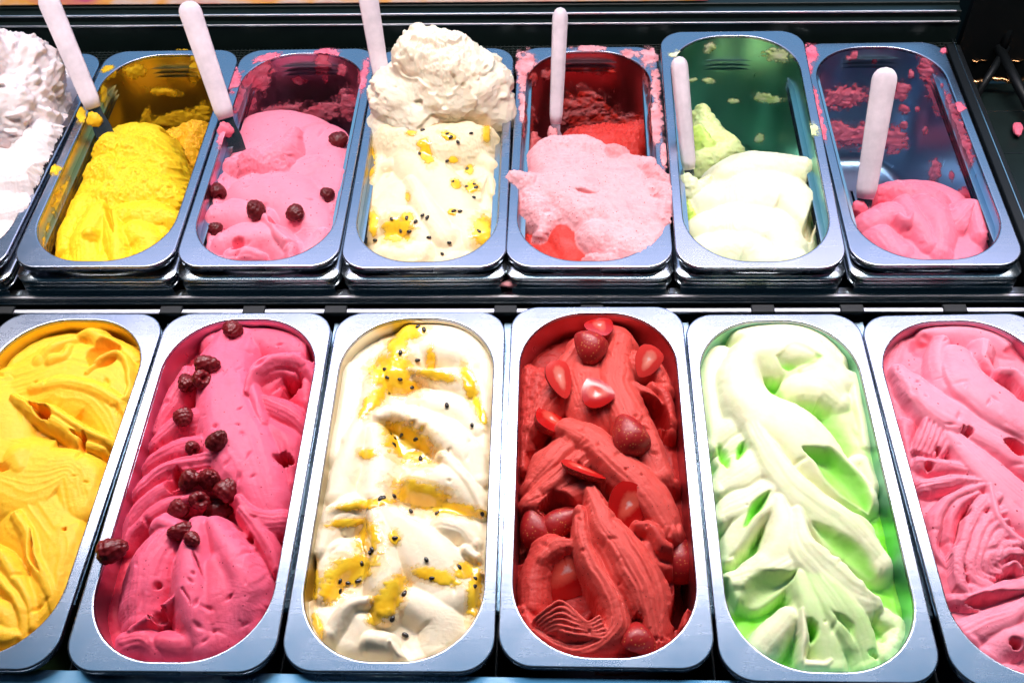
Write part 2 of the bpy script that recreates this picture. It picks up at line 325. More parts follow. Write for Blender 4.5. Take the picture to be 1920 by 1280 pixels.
# ---------------------------------------------------------------- sculpting of ice cream
STEP = 0.9
class Tub:
    def __init__(s, key, base, seed, over=0.0, wn=2.2):
        s.p = PANS[key]; s.seed = seed; s.over = over
        m = 4 + over
        s.u = np.arange(-HW - m, HW + m + .01, STEP); s.v = np.arange(-HL - m, HL + m + .01, STEP)
        s.U, s.V = np.meshgrid(s.u, s.v)
        s.D = sdf(s.U, s.V)
        s.H = np.full(s.U.shape, float(base)) + 3.5 * fbm(s.U / 26, s.V / 26, seed)
        s.X = np.zeros(s.U.shape); s.Rg = np.zeros(s.U.shape)
        s.wu = s.U + wn * fbm(s.U / 21, s.V / 21, seed + 5, 3, .4); s.wv = s.V + wn * fbm(s.U / 21, s.V / 21, seed + 9, 3, .4)
        s.n = 0; s.cf = .16; s.kk = 2.2; s.xb = 1
    def ctrl(s, pts):
        C = []
        for (x, y, w, z) in pts:
            a = s.p.loc_at(x, y, z); b = s.p.loc_at(x + w, y, z); C.append((a[0], a[1], abs(b[0] - a[0]), z))
        C = np.array(C)
        if len(C) == 1: C = np.vstack([C, C + [0.5, 0.5, 0, 0]])
        E = np.vstack([2 * C[0] - C[1], C, 2 * C[-1] - C[-2]])
        out = []
        for i in range(1, len(E) - 2):
            n = max(4, int(np.hypot(*(E[i + 1] - E[i])[:2]) / 1.6))
            t = np.linspace(0, 1, n, endpoint=False)[:, None]
            p0, p1, p2, p3 = E[i - 1], E[i], E[i + 1], E[i + 2]
            out.append(0.5 * (2 * p1 + (p2 - p0) * t + (2 * p0 - 5 * p1 + 4 * p2 - p3) * t * t + (3 * p1 - p0 - 3 * p2 + p3) * t ** 3))
        out.append(C[-1:]); o = np.vstack(out); o[:, 2] = np.maximum(o[:, 2], 1.0); return o
    def S(s, pts, drop=None, p=2.0, lip=0, side=0, st=0.0, sf=5.0, mode='max', k=0.6, mix=None, rough=None, tilt=0.0, frill=0.0):
        s.n += 1; sd = s.seed + 31 * s.n
        C = s.ctrl(pts); wm = C[:, 2].max() * 1.25 + 3
        iu = slice(*np.searchsorted(s.u, [C[:, 0].min() - wm, C[:, 0].max() + wm])); iv = slice(*np.searchsorted(s.v, [C[:, 1].min() - wm, C[:, 1].max() + wm]))
        U = s.wu[iv, iu]; V = s.wv[iv, iu]
        if U.size == 0: return
        sh = U.shape; u = U.ravel(); v = V.ravel()
        idx = np.empty(u.size, np.int64); dd = np.empty(u.size)
        for c in range(0, u.size, 20000):
            d2 = (u[c:c + 20000, None] - C[None, :, 0]) ** 2 + (v[c:c + 20000, None] - C[None, :, 1]) ** 2
            j = d2.argmin(1); idx[c:c + 20000] = j; dd[c:c + 20000] = d2[np.arange(len(j)), j]
        T = np.gradient(C[:, :2], axis=0); T /= np.linalg.norm(T, axis=1)[:, None] + 1e-9
        ln = np.r_[0, np.cumsum(np.hypot(*np.diff(C[:, :2], axis=0).T))]
        du = u - C[idx, 0]; dv = v - C[idx, 1]
        cr = T[idx, 0] * dv - T[idx, 1] * du; al = T[idx, 0] * du + T[idx, 1] * dv
        w = C[idx, 2]
        if mode == 'cut' and not frill: frill = s.cf
        if frill: w = w * (1 + frill * vn(ln[idx] / 7, np.sign(cr) * 3, sd + 3))
        if mode == 'cut' and len(pts) > 1:
            t_ = ln[idx] / ln[-1]; w = w * (0.15 + 1.0 * np.sin(np.pi * np.clip(t_, 0, 1)) ** .7)
        st_, sf_ = st * .62, sf * 1.5
        q = np.sqrt(dd) / w; sg = np.where(cr >= 0, 1.0, -1.0); lat = cr / w
        L_ = ln[idx] + np.where(np.abs(al) < 2, al, 0)
        if drop is None: drop = 0.42 * C[:, 2].mean() + 3
        prof = np.minimum(np.abs(q), 1.6) ** p
        sta = 0
        if st:
            a = vn(lat * sf_ + 0.35 * vn(L_ / 22, lat * 2, sd), L_ / 70, sd + 1); b = vn(lat * sf_ * 2.3, L_ / 50, sd + 2)
            sta = st_ * ((1 - 2 * np.abs(a)) * 0.8 + 0.45 * b) * sstep(1.0, .8, q)
        lp = 0
        if lip:
            e = np.exp(-((np.abs(q) - .88) / .09) ** 2); lp = lip * e * (1 if side == 0 else (sg * side > 0)) * (0.65 + 0.5 * vn(L_ / 9, sg, sd + 7))
        if mode == 'cut': z = C[idx, 3] + drop * prof - 0.0 * q
        else: z = C[idx, 3] - drop * prof + tilt * lat + sta + lp
        z = z.reshape(sh); q = q.reshape(sh); H = s.H[iv, iu]; X = s.X[iv, iu]; G = s.Rg[iv, iu]
        if mode == 'max':
            z = np.where(q < 1.25, z, -999)
            win = z > H; h = np.clip(0.5 + 0.5 * (z - H) / k, 0, 1)
            new = np.where(q < 1.25, H * (1 - h) + z * h + k * h * (1 - h), H)
        elif mode == 'over':
            a = sstep(1.0, 0.86, q); win = a > .5; new = H * (1 - a) + z * a
        elif mode == 'cut':
            z = np.where(q < 1.6, z, 999); win = (z < H); kk = s.kk; h = np.clip(0.5 + 0.5 * (H - z) / kk, 0, 1); new = H * (1 - h) + np.minimum(z, 500) * h - kk * h * (1 - h)
        elif mode == 'add':
            a = np.where(q < 1, (1 - np.minimum(q, 1) ** 2) ** 2, 0); win = a > .3; new = H + a * C[:, 3].mean() + (sta.reshape(sh) * (q < 1) if st else 0)
        s.H[iv, iu] = new
        if mix is not None: s.X[iv, iu] = np.where(win, mix, X)  # also puts shade into the colour of cuts and lower layers
        if rough is not None: s.Rg[iv, iu] = np.where(win, rough, G)
    def low(s, pts, z, soft=6):                         # push down a region (towards a bare wall)
        C = s.ctrl([(x, y, w, z) for x, y, w in pts])
        d = np.full(s.U.shape, 9.0)
        for c in C: d = np.minimum(d, np.hypot(s.U - c[0], s.V - c[1]) / c[2])
        a = sstep(1.15, 0.85, d + 0.12 * fbm(s.U / 8, s.V / 8, s.seed + 77)); s.H = s.H * (1 - a) + np.minimum(s.H, z) * a
    def build(s, mat, label, cat='ice cream', fine=0.35, rim=-2.5, round_=3.0, group=None, blur=0, pits=0):
        U, V, H, D = s.U, s.V, s.H.copy(), s.D
        for _ in range(blur):
            Hp = np.pad(H, 1, mode='edge'); H = 0.5 * H + 0.125 * (Hp[:-2, 1:-1] + Hp[2:, 1:-1] + Hp[1:-1, :-2] + Hp[1:-1, 2:])
        r = fbm(U / 7, V / 7, s.seed + 50, 5, 0.62); r2 = fbm(U / 3, V / 3, s.seed + 60, 3, 0.6)
        r3 = np.maximum(0, vn(U / 2.6 + 2 * r, V / 2.6 + 2 * r2, s.seed + 66) - .15)
        gy, gx = np.gradient(H, STEP); fl = 1 / np.sqrt(1 + gx ** 2 + gy ** 2)
        H = H + fl * s.Rg * (2.8 * r + 1.4 * np.abs(r2) + 2.0 * r3) + fine * fbm(U / 4, V / 4, s.seed + 70, 4, .6)
        g_ = np.random.RandomState(s.seed)
        for _ in range(pits):                           # air pockets and small tears
            i_ = g_.randint(12, H.shape[0] - 12); j_ = g_.randint(12, H.shape[1] - 12); rr = g_.uniform(.8, 2.2); an = g_.uniform(0, 3.14); el = g_.uniform(1, 4)
            b_ = slice(i_ - 11, i_ + 12), slice(j_ - 11, j_ + 12); du = U[b_] - U[i_, j_]; dv = V[b_] - V[i_, j_]
            a_ = (du * math.cos(an) + dv * math.sin(an)) / (rr * el); c_ = (-du * math.sin(an) + dv * math.cos(an)) / rr
            H[b_] -= g_.uniform(1.0, 3.2) * np.exp(-(a_ ** 2 + c_ ** 2))
        if not s.over:
            H = np.minimum(H - round_ * sstep(-7, 0, D), np.where(D > -1.0, rim + 0 * H, 1e3))
        lim = 3.0 + s.over
        if s.over:
            Dn = D + 3.0 * fbm(U / 9, V / 9, s.seed + 90)
            H = np.minimum(H, 0.6 + 2.6 * np.maximum(lim - Dn, 0))
        # surface relief pushed sideways too, so that folds are not a pure height field
        gy, gx = np.gradient(H, STEP); g = np.sqrt(1 + gx ** 2 + gy ** 2)
        amt = (0.5 + s.Rg * (1.0 + 3.2 * (1 - fl))) * fbm(U / 5 + 3 + H / 9, V / 5 + H / 5, s.seed + 80, 4, .6)
        P = np.stack([U - gx / g * amt, V - gy / g * amt, H], -1)
        s.final = P
        keep = D < np.minimum(lim, 2.0 + 0.05 * np.minimum(H, 0))
        if s.over: keep = (D < 2.0 + 0.05 * np.minimum(H, 0)) | ((H > -1.0) & (D + 3 * fbm(U / 9, V / 9, s.seed + 90) < lim))
        keep &= H > -118
        fk = keep[:-1, :-1] & keep[1:, :-1] & keep[:-1, 1:] & keep[1:, 1:]
        nid = -np.ones(U.shape, np.int64); used = np.zeros(U.shape, bool)
        used[:-1, :-1] |= fk; used[1:, :-1] |= fk; used[:-1, 1:] |= fk; used[1:, 1:] |= fk
        nid[used] = np.arange(used.sum())
        F = np.stack([nid[:-1, :-1][fk], nid[:-1, 1:][fk], nid[1:, 1:][fk], nid[1:, :-1][fk]], -1)
        X = np.clip(s.X + 0.0, 0, 1)
        for _ in range(s.xb):
            Xp = np.pad(X, 1, mode='edge'); X = 0.4 * X + 0.15 * (Xp[:-2, 1:-1] + Xp[2:, 1:-1] + Xp[1:-1, :-2] + Xp[1:-1, 2:])
        o = mesh_obj('ice_cream', P[used], F, mat, None, True, X[used])
        o.location = Vector(s.p.loc) * MM; o.rotation_euler = s.p.rot
        tag(o, label, cat, group); s.obj = o; s.used = used
        return o
    def surf(s, x, y):                                  # surface point seen at photo px (x, y): world point + normal
        h = 0.0
        for _ in range(40):
            a = s.p.loc_at(x, y, h); i = np.clip(np.searchsorted(s.v, a[1]), 1, len(s.v) - 2); j = np.clip(np.searchsorted(s.u, a[0]), 1, len(s.u) - 2)
            h += 0.5 * (s.final[i, j, 2] - h)
        nrm = np.array([-(s.final[i, j + 1, 2] - s.final[i, j - 1, 2]), -(s.final[i + 1, j, 2] - s.final[i - 1, j, 2]), 2 * STEP])
        if h < -60: h = -60
        nrm[:2] *= 0.5; nrm /= np.linalg.norm(nrm)
        return s.p.world(s.p.loc_at(x, y, h)), s.p.M[:3, :3] @ nrm
GF, GB = 'ice creams of the front row', 'ice creams of the back row'


def vn3(P, s):
    i = np.floor(P).astype(np.int64); f = P - i; f = f * f * (3 - 2 * f)
    def h(a, b, c): return _hash(i[..., 0] + a, (i[..., 1] + b) * 57 + (i[..., 2] + c) * 131, s)
    x = lambda b, c: h(0, b, c) * (1 - f[..., 0]) + h(1, b, c) * f[..., 0]
    y = lambda c: x(0, c) * (1 - f[..., 1]) + x(1, c) * f[..., 1]
    return 2 * (y(0) * (1 - f[..., 2]) + y(1) * f[..., 2]) - 1
def fbm3(P, s, o=4, g=.55):
    r = 0; a = 1; n = 0
    for k in range(o): r = r + a * vn3(P * 2.07 ** k + k * 11.3, s + 13 * k); n += a; a *= g
    return r / n
def scoop(tub, x, y, z, lobes, mat, seed, amp=5.0, name='scoop'):
    """a ragged ball of ice cream: a star-shaped union of lobes, roughened in three dimensions"""
    nu, nv = 230, 150; C = tub.p.loc_at(x, y, z)
    T, Ph = np.meshgrid(np.linspace(0.01, math.pi * .80, nv), np.linspace(0, 2 * math.pi, nu, endpoint=False), indexing='ij')
    D = np.stack([np.sin(T) * np.cos(Ph), np.sin(T) * np.sin(Ph), np.cos(T)], -1)
    r = np.full(T.shape, 12.0)
    for (a, b, c, rr) in lobes:
        q = np.array([a, b, c], float); bq = D @ q; disc = bq ** 2 - q @ q + rr * rr
        e = np.where(disc > 0, bq + np.sqrt(np.maximum(disc, 0)), 0); k = 7.0
        h = np.clip(.5 + .5 * (e - r) / k, 0, 1); r = r * (1 - h) + e * h + k * h * (1 - h)
    P = D * r[..., None]
    n1 = fbm3(P / 17, seed, 4); n2 = fbm3(P / 5, seed + 5, 4, .65); rg = sstep(-.25, .3, fbm3(P / 34, seed + 9, 2))
    n3 = fbm3(P * np.array([1, 1, .45]) / 11, seed + 21, 3); cl = sstep(-.02, .05, fbm3(P / 26, seed + 31, 3))
    P = P + D * (amp * n1 + (0.2 + rg) * amp * .7 * np.abs(n2) + rg * amp * 1.0 * np.maximum(0, n3) ** .6 + amp * .9 * cl)[..., None]
    idx = np.arange(nu * nv).reshape(nv, nu); nx_ = np.roll(idx, -1, 1)
    F = np.stack([idx[:-1], idx[1:], nx_[1:], nx_[:-1]], -1).reshape(-1, 4)
    return mesh_obj(name, (P + C).reshape(-1, 3), F, mat, tub.obj, True, np.clip(.02 + .2 * n1, 0, 1).ravel())
# ---------------------------------------------------------------- front row: folds laid in with the spatula
t = Tub('F1', -14, 101)
t.S([(20, 720, 60, -6), (120, 690, 80, 1), (210, 720, 75, 0), (240, 800, 50, -5)], 7, 4, st=0.9, sf=4)
t.S([(-60, 700, 60, -8), (-10, 760, 60, -3), (0, 840, 60, -4)], 8, 3)
t.S([(76, 668, 22, 2), (98, 646, 18, 6), (128, 634, 16, 4)], 7, 2, st=.6)
t.S([(95, 668, 14, 5), (120, 664, 12, 5), (128, 646, 9, 4)], 5, 2)
t.S([(140, 630, 14, 2), (166, 618, 16, 7), (200, 640, 20, 4), (258, 668, 22, -2)], 8, 2)
t.S([(60, 720, 12, 2), (130, 712, 16, 5), (210, 740, 14, 3), (245, 790, 10, -2)], 4, 2, st=.6)
t.S([(205, 684, 34, -16)], 17, 2, mode='cut', mix=.5)
t.S([(160, 694, 9, 4), (190, 668, 9, 6), (222, 660, 10, 6), (243, 690, 10, 4), (236, 735, 10, 3), (208, 752, 9, 1)], 6, 2, st=.5)
t.S([(195, 700, 12, -3), (222, 700, 12, -1), (218, 728, 14, -3)], 6, 2, rough=.3)
t.S([(20, 738, 9, 2), (55, 762, 13, 6), (110, 792, 15, 7), (150, 826, 13, 4), (188, 842, 10, 0)], 8, 2, st=.9, sf=3)
t.S([(50, 752, 8, 4), (95, 766, 11, 8), (150, 800, 12, 7), (200, 824, 12, 3), (240, 838, 10, -2)], 6, 2, st=.8, sf=3)
t.S([(84, 796, 10, -24), (112, 812, 9, -18)], 22, 2, mode='cut', mix=.8)
t.S([(58, 768, 5, -10), (78, 776, 4, -6)], 12, 2, mode='cut', mix=.5)
t.S([(138, 824, 3, -10), (165, 836, 3, -10)], 12, 2, mode='cut', mix=.5)
t.S([(35, 772, 3, -8), (43, 800, 2.5, -6)], 10, 2, mode='cut')
t.S([(180, 850, 6, -30), (176, 888, 5, -30)], 24, 2, mode='cut', mix=.8)
t.S([(215, 835, 14, -2), (205, 880, 14, -4), (190, 920, 12, -6)], 7, 2, lip=1.5)
t.S([(-40, 850, 60, -2), (60, 890, 80, 1), (130, 880, 45, 2), (150, 930, 50, 0)], 6, 4, st=.7, sf=4)
t.S([(10, 885, 9, -14), (32, 890, 9, -12)], 16, 2, mode='cut', mix=.7)
t.S([(30, 850, 30, 4), (35, 870, 20, 3)], 6, 2)
t.S([(70, 960, 70, 0), (110, 1030, 60, 2), (90, 1120, 60, -1), (60, 1180, 50, -6)], 8, 3, st=1.0, sf=3)
t.S([(30, 960, 14, 3), (60, 1030, 16, 5), (88, 1100, 14, 3), (96, 1140, 10, 0)], 5, 2, st=.8)
t.S([(60, 1000, 3, -5), (70, 1050, 4, -8), (84, 1082, 3, -5)], 8, 1.6, mode='cut')
t.S([(110, 985, 20, 2), (125, 1000, 18, 1)], 6, 2, lip=1, rough=.2)
t.S([(-40, 1010, 16, 2), (10, 1050, 16, 4), (45, 1110, 14, 3), (58, 1170, 12, -2)], 6, 2, st=.6)
t.S([(-40, 1060, 16, 2), (5, 1090, 14, 3), (34, 1140, 13, 2), (46, 1190, 12, -4)], 6, 2, st=.6)
t.S([(-60, 1120, 30, 2), (0, 1150, 28, 2), (20, 1200, 24, -4)], 8, 2)
t.S([(-30, 1180, 30, 2), (20, 1186, 24, 0), (50, 1190, 14, -4)], 9, 2, lip=1)
t.S([(128, 1010, 3, -14), (145, 1018, 5, -22)], 16, 2, mode='cut', mix=.6)
t.low([(-30, 660, 44), (40, 640, 24), (80, 618, 14)], -50)
t.low([(215, 632, 10), (262, 652, 9)], -26)
F1 = t; t.build(M['mango'], 'smooth yellow mango ice cream cut off by the left edge of the photo', group=GF, pits=40)

t = Tub('F2', -26, 202); t.xb = 6
t.X += .75  # lower layers start deeper pink, shade painted into the recesses
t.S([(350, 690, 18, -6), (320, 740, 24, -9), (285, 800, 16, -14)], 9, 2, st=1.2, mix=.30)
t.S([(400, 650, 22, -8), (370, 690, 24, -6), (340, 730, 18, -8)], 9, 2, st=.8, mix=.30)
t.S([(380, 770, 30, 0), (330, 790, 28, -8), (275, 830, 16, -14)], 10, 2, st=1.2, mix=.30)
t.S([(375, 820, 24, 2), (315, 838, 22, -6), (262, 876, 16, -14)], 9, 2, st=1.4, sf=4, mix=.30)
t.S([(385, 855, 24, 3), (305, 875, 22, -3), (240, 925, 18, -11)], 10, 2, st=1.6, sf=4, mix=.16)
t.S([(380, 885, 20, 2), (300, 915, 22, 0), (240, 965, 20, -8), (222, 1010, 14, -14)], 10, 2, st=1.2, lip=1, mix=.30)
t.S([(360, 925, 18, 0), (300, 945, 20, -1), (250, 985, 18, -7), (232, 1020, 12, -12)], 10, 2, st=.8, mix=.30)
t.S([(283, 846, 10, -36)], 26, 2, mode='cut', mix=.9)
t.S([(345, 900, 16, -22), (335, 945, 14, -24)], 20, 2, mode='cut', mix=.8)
# right side sheets
t.S([(500, 700, 50, -6), (560, 690, 40, -6), (580, 740, 30, -10)], 8, 3, mix=.34)
t.S([(485, 745, 20, 2), (535, 765, 22, 0), (575, 800, 18, -8)], 8, 2, st=1.8, sf=4, mix=.34)
t.S([(490, 790, 30, -2), (535, 830, 36, -4), (545, 900, 26, -14)], 12, 2, st=1.0, mix=.34)
t.S([(535, 716, 46, -15), (565, 735, 30, -20)], 16, 2, mode='cut', mix=.75)
t.S([(545, 742, 26, -30), (570, 756, 20, -34)], 24, 2, mode='cut', mix=.9)
t.S([(462, 728, 13, 8), (474, 690, 15, 12), (512, 666, 18, 11), (560, 668, 20, 6), (590, 705, 16, -3)], 11, 2, lip=1.2, mix=.05)
t.S([(400, 628, 30, -8), (470, 616, 40, -8), (560, 640, 40, -7)], 8, 3, mix=.15)
t.S([(480, 706, 10, 2), (520, 694, 10, 0), (548, 700, 8, -4)], 6, 2, mix=.34)
# centre slab
t.S([(440, 630, 50, -4), (420, 690, 52, 4), (432, 770, 62, 7), (462, 850, 66, 6), (490, 920, 46, 0), (505, 965, 30, -8)], 13, 3.4, tilt=-3, st=.7, sf=3, mix=0)
t.S([(470, 700, 10, 6), (478, 740, 12, 6), (490, 790, 12, 3)], 6, 2, st=.4, mix=0)
t.S([(545, 905, 14, -36), (552, 880, 12, -36)], 26, 2, mode='cut', mix=.9)
# fan to the right of the lower lobes
t.S([(445, 930, 12, 3), (480, 965, 24, 0), (535, 965, 24, -8)], 8, 2, st=1.8, sf=4, mix=.28)
t.S([(450, 950, 12, 3), (490, 1000, 18, -2), (518, 1060, 14, -12)], 8, 2, st=1.6, sf=4, mix=.28)
t.S([(448, 1000, 14, -4), (474, 1030, 14, -8), (500, 1080, 10, -16)], 7, 2, st=1, rough=.4, mix=.4)
t.S([(470, 1060, 14, -12), (492, 1110, 14, -16), (486, 1150, 14, -16)], 8, 2, st=1, rough=.4, mix=.5)
t.S([(488, 1132, 12, -10), (470, 1180, 16, -12)], 6, 2, rough=.2, mix=.3)
t.S([(478, 1040, 6, -36), (492, 1036, 6, -34)], 20, 2, mode='cut', mix=.9)
# lower lobes
t.S([(318, 985, 34, 2), (280, 1040, 50, 4), (262, 1100, 48, 1), (262, 1150, 44, -6)], 16, 2.2, st=1.1, sf=4, tilt=1, mix=.14)
t.S([(300, 972, 24, 4), (326, 985, 22, 4)], 9, 2, lip=1, mix=0)
t.S([(330, 1115, 10, 2), (285, 1145, 11, 3), (245, 1180, 13, -2)], 8, 2, lip=2, st=.8, mix=.3)
t.S([(320, 1160, 24, -20), (290, 1172, 16, -16)], 14, 2, mode='cut', mix=.6)
t.S([(232, 1200, 26, -4), (262, 1195, 24, -2), (290, 1215, 26, -6)], 9, 2, lip=1.5, st=.8, mix=.3)
t.S([(300, 1198, 26, -2), (340, 1200, 26, -3), (355, 1180, 22, -4)], 9, 2, mix=.3)
t.S([(365, 975, 34, 8), (350, 1050, 42, 12), (355, 1130, 44, 8), (380, 1200, 46, -4)], 20, 2.2, k=3, mix=0)
t.S([(395, 975, 34, 8), (440, 1050, 44, 10), (445, 1120, 44, 4), (420, 1190, 44, -8)], 20, 2.2, k=3, mix=0)
t.S([(400, 1050, 30, 6), (405, 1120, 40, 4), (400, 1180, 46, -3)], 9, 2.4, k=5, mix=.2)
t.S([(365, 1040, 2.5, 2), (376, 1068, 3, 1), (388, 1112, 2, 3)], 8, 1.5, mode='cut')
t.S([(345, 1104, 2, 3), (362, 1140, 2.5, 2)], 8, 1.5, mode='cut')
t.S([(296, 1105, 11, -8)], 12, 2, mode='cut', mix=.8)
t.low([(330, 640, 30), (300, 700, 16), (282, 740, 10)], -52)
t.low([(205, 1080, 13), (196, 1120, 16), (205, 1170, 15)], -62)
t.low([(590, 650, 8), (585, 700, 8)], -24)
F2 = t; t.build(M['rasp'], 'deep pink raspberry ice cream in thick folds under scattered whole raspberries', group=GF, pits=60)

t = Tub('F3', -14, 303)
t.S([(660, 690, 36, -8), (650, 760, 36, -8), (625, 840, 34, -8)], 8, 2, st=.8)
t.S([(900, 680, 40, -6), (900, 780, 36, -8), (890, 880, 36, -8)], 8, 2, st=.6)
t.S([(770, 612, 30, -4), (752, 650, 42, 7), (742, 690, 34, 3)], 12, 2.2)
t.S([(800, 612, 40, -4), (870, 616, 40, -4), (900, 660, 34, -5)], 9, 2.2)
t.S([(806, 640, 34, 6), (850, 650, 34, 6), (880, 680, 26, 0)], 12, 2.2, k=2)
t.S([(770, 690, 10, 2), (806, 694, 14, 4), (850, 700, 24, 4), (876, 720, 22, 0)], 8, 2)
t.S([(880, 690, 22, 0), (905, 740, 18, -4), (906, 800, 14, -6)], 7, 2, st=.6)
t.S([(700, 700, 24, 2), (690, 760, 24, 3), (660, 830, 30, 2), (632, 920, 30, -4)], 11, 2.2)
t.S([(712, 770, 18, 4), (745, 762, 22, 7), (805, 782, 30, 8), (868, 830, 36, 2), (900, 890, 24, -6)], 9, 3.6, tilt=-3)
t.S([(790, 740, 30, 4), (850, 760, 34, 2), (890, 800, 26, -4)], 9, 2)
t.S([(700, 800, 24, 3), (710, 860, 34, 4), (700, 920, 34, 3)], 11, 2.2)
t.S([(735, 800, 18, -2), (765, 835, 32, -7), (800, 868, 22, -6)], 12, 2, mode='cut', mix=.2)
t.S([(780, 890, 34, 5), (840, 890, 40, 4), (890, 930, 34, -3)], 11, 2.2)
t.S([(830, 850, 14, 5), (876, 900, 14, 3), (904, 950, 12, -4)], 6, 2)
t.S([(650, 950, 40, 1), (620, 975, 34, -3), (602, 1020, 26, -6)], 9, 2.2, st=.8)
t.S([(666, 940, 16, 5), (620, 952, 16, 1), (606, 985, 14, -4)], 6, 2, st=.5)
t.S([(640, 1030, 36, -2), (618, 1070, 30, -5), (606, 1110, 22, -8)], 8, 2.2)
t.S([(830, 975, 24, 2), (866, 985, 24, -1), (890, 1010, 18, -6)], 8, 2, st=1.4, sf=4)
t.S([(872, 1025, 16, -2), (892, 1040, 14, -6)], 7, 2, lip=1)
t.S([(708, 940, 20, 6), (742, 980, 34, 9), (800, 1040, 52, 6), (830, 1100, 56, -1)], 10, 3.4, tilt=2)
t.S([(700, 950, 18, 8), (714, 1010, 28, 11), (716, 1080, 34, 10), (722, 1140, 28, 3)], 12, 2.8)
t.S([(690, 1122, 14, 6), (650, 1136, 22, 6), (620, 1180, 24, -3)], 10, 2.2, st=.5)
t.S([(675, 1160, 30, 0), (660, 1200, 34, -4)], 9, 2)
t.S([(690, 1190, 22, 3), (722, 1196, 22, 1)], 9, 2, k=1)
t.S([(770, 1120, 34, 2), (820, 1150, 44, -1), (820, 1210, 44, -8)], 10, 2.3)
t.S([(735, 1200, 8, 2), (748, 1225, 8, -2)], 6, 2, lip=1, rough=.3)
t.low([(655, 640, 20), (640, 690, 12), (700, 608, 14)], -34)
t.low([(588, 1060, 8), (586, 1120, 10)], -24)
t.low([(905, 1090, 9), (900, 1140, 10)], -20)
F3 = t; t.build(M['cream'], 'cream coloured ice cream with glossy orange sauce in the front row', group=GF, fine=.2, blur=1, pits=18)

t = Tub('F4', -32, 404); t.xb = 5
t.X += .7  # darker red base paints shade between the folds
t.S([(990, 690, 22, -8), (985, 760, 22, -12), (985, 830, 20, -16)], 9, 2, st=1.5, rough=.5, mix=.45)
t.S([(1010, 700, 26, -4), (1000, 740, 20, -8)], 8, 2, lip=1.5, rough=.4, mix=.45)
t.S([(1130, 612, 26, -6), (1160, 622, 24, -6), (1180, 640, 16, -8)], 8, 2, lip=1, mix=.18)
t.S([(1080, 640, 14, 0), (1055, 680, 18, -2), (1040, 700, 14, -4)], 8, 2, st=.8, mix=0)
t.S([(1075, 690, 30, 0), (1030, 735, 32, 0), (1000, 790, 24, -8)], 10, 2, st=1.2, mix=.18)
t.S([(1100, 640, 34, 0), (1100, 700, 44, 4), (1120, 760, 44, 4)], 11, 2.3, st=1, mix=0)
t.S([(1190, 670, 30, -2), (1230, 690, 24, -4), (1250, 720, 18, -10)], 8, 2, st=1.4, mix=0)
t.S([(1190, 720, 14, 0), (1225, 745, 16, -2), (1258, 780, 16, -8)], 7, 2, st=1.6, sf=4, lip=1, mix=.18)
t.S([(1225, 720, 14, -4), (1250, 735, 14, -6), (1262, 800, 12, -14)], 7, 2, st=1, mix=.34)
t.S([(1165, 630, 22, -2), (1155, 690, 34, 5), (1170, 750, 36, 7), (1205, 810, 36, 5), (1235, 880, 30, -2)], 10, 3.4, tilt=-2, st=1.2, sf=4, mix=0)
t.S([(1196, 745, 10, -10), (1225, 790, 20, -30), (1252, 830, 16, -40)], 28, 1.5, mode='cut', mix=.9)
t.S([(1200, 850, 26, -4), (1235, 880, 22, -8), (1262, 900, 16, -14)], 8, 2, st=1, mix=.45)
# left petals
t.S([(1080, 815, 30, 3), (1030, 860, 34, 2), (995, 900, 20, -8)], 10, 2, st=1.8, sf=4, mix=0)
t.S([(1090, 850, 28, 4), (1040, 895, 30, 3), (992, 930, 20, -5)], 9, 2, st=1.8, sf=4, lip=1, mix=0)
t.S([(1095, 905, 22, 2), (1040, 930, 26, 1), (995, 940, 20, -6)], 10, 2, st=1, lip=1.5, mix=.18)
t.S([(985, 830, 12, -18), (978, 870, 12, -18)], 7, 2, rough=.5, mix=.3)
t.S([(990, 960, 14, -10), (985, 1000, 14, -16)], 7, 2, rough=.5, mix=.3)
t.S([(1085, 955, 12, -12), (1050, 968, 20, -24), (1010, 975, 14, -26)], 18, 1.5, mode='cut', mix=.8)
# long diagonal slab
t.S([(1068, 792, 26, 4), (1110, 812, 32, 9), (1165, 858, 36, 10), (1220, 915, 40, 6), (1258, 985, 28, -4)], 9, 3.6, tilt=-4, st=1.2, sf=4, lip=1.2, side=-1, mix=0)
t.S([(1195, 980, 14, 2), (1222, 986, 16, 4), (1238, 1012, 16, 2), (1268, 1030, 14, -6)], 8, 2, lip=1, mix=.34)
t.S([(1210, 1020, 20, -4), (1230, 1050, 18, -8), (1250, 1060, 14, -14)], 8, 2, mix=.3)
t.S([(1262, 960, 10, -12), (1280, 1000, 10, -16)], 6, 2, rough=.4, mix=.3)
# lower spiral
t.S([(1035, 1020, 34, -4), (1005, 1070, 30, -10), (1000, 1130, 26, -14)], 10, 2, st=1, rough=.1, mix=.34)
t.S([(1075, 1015, 16, -2), (1045, 1018, 20, -1), (1020, 1040, 18, -4)], 7, 2, st=1.2, lip=1, mix=0)
t.S([(1110, 915, 24, 4), (1135, 975, 36, 8), (1180, 1040, 46, 9), (1215, 1110, 44, 3), (1228, 1185, 30, -8)], 14, 2.4, st=2.6, sf=4.5, mix=0)
t.S([(1085, 950, 13, 5), (1100, 1030, 18, 6), (1140, 1100, 22, 5), (1158, 1160, 22, 0), (1120, 1205, 20, -5), (1050, 1212, 18, -8), (1000, 1180, 12, -10)], 9, 2.2, st=2.4, sf=3.5, mix=0)
t.S([(1070, 1215, 40, -9), (1010, 1200, 30, -12), (980, 1140, 20, -16)], 8, 2.2, mix=.34)
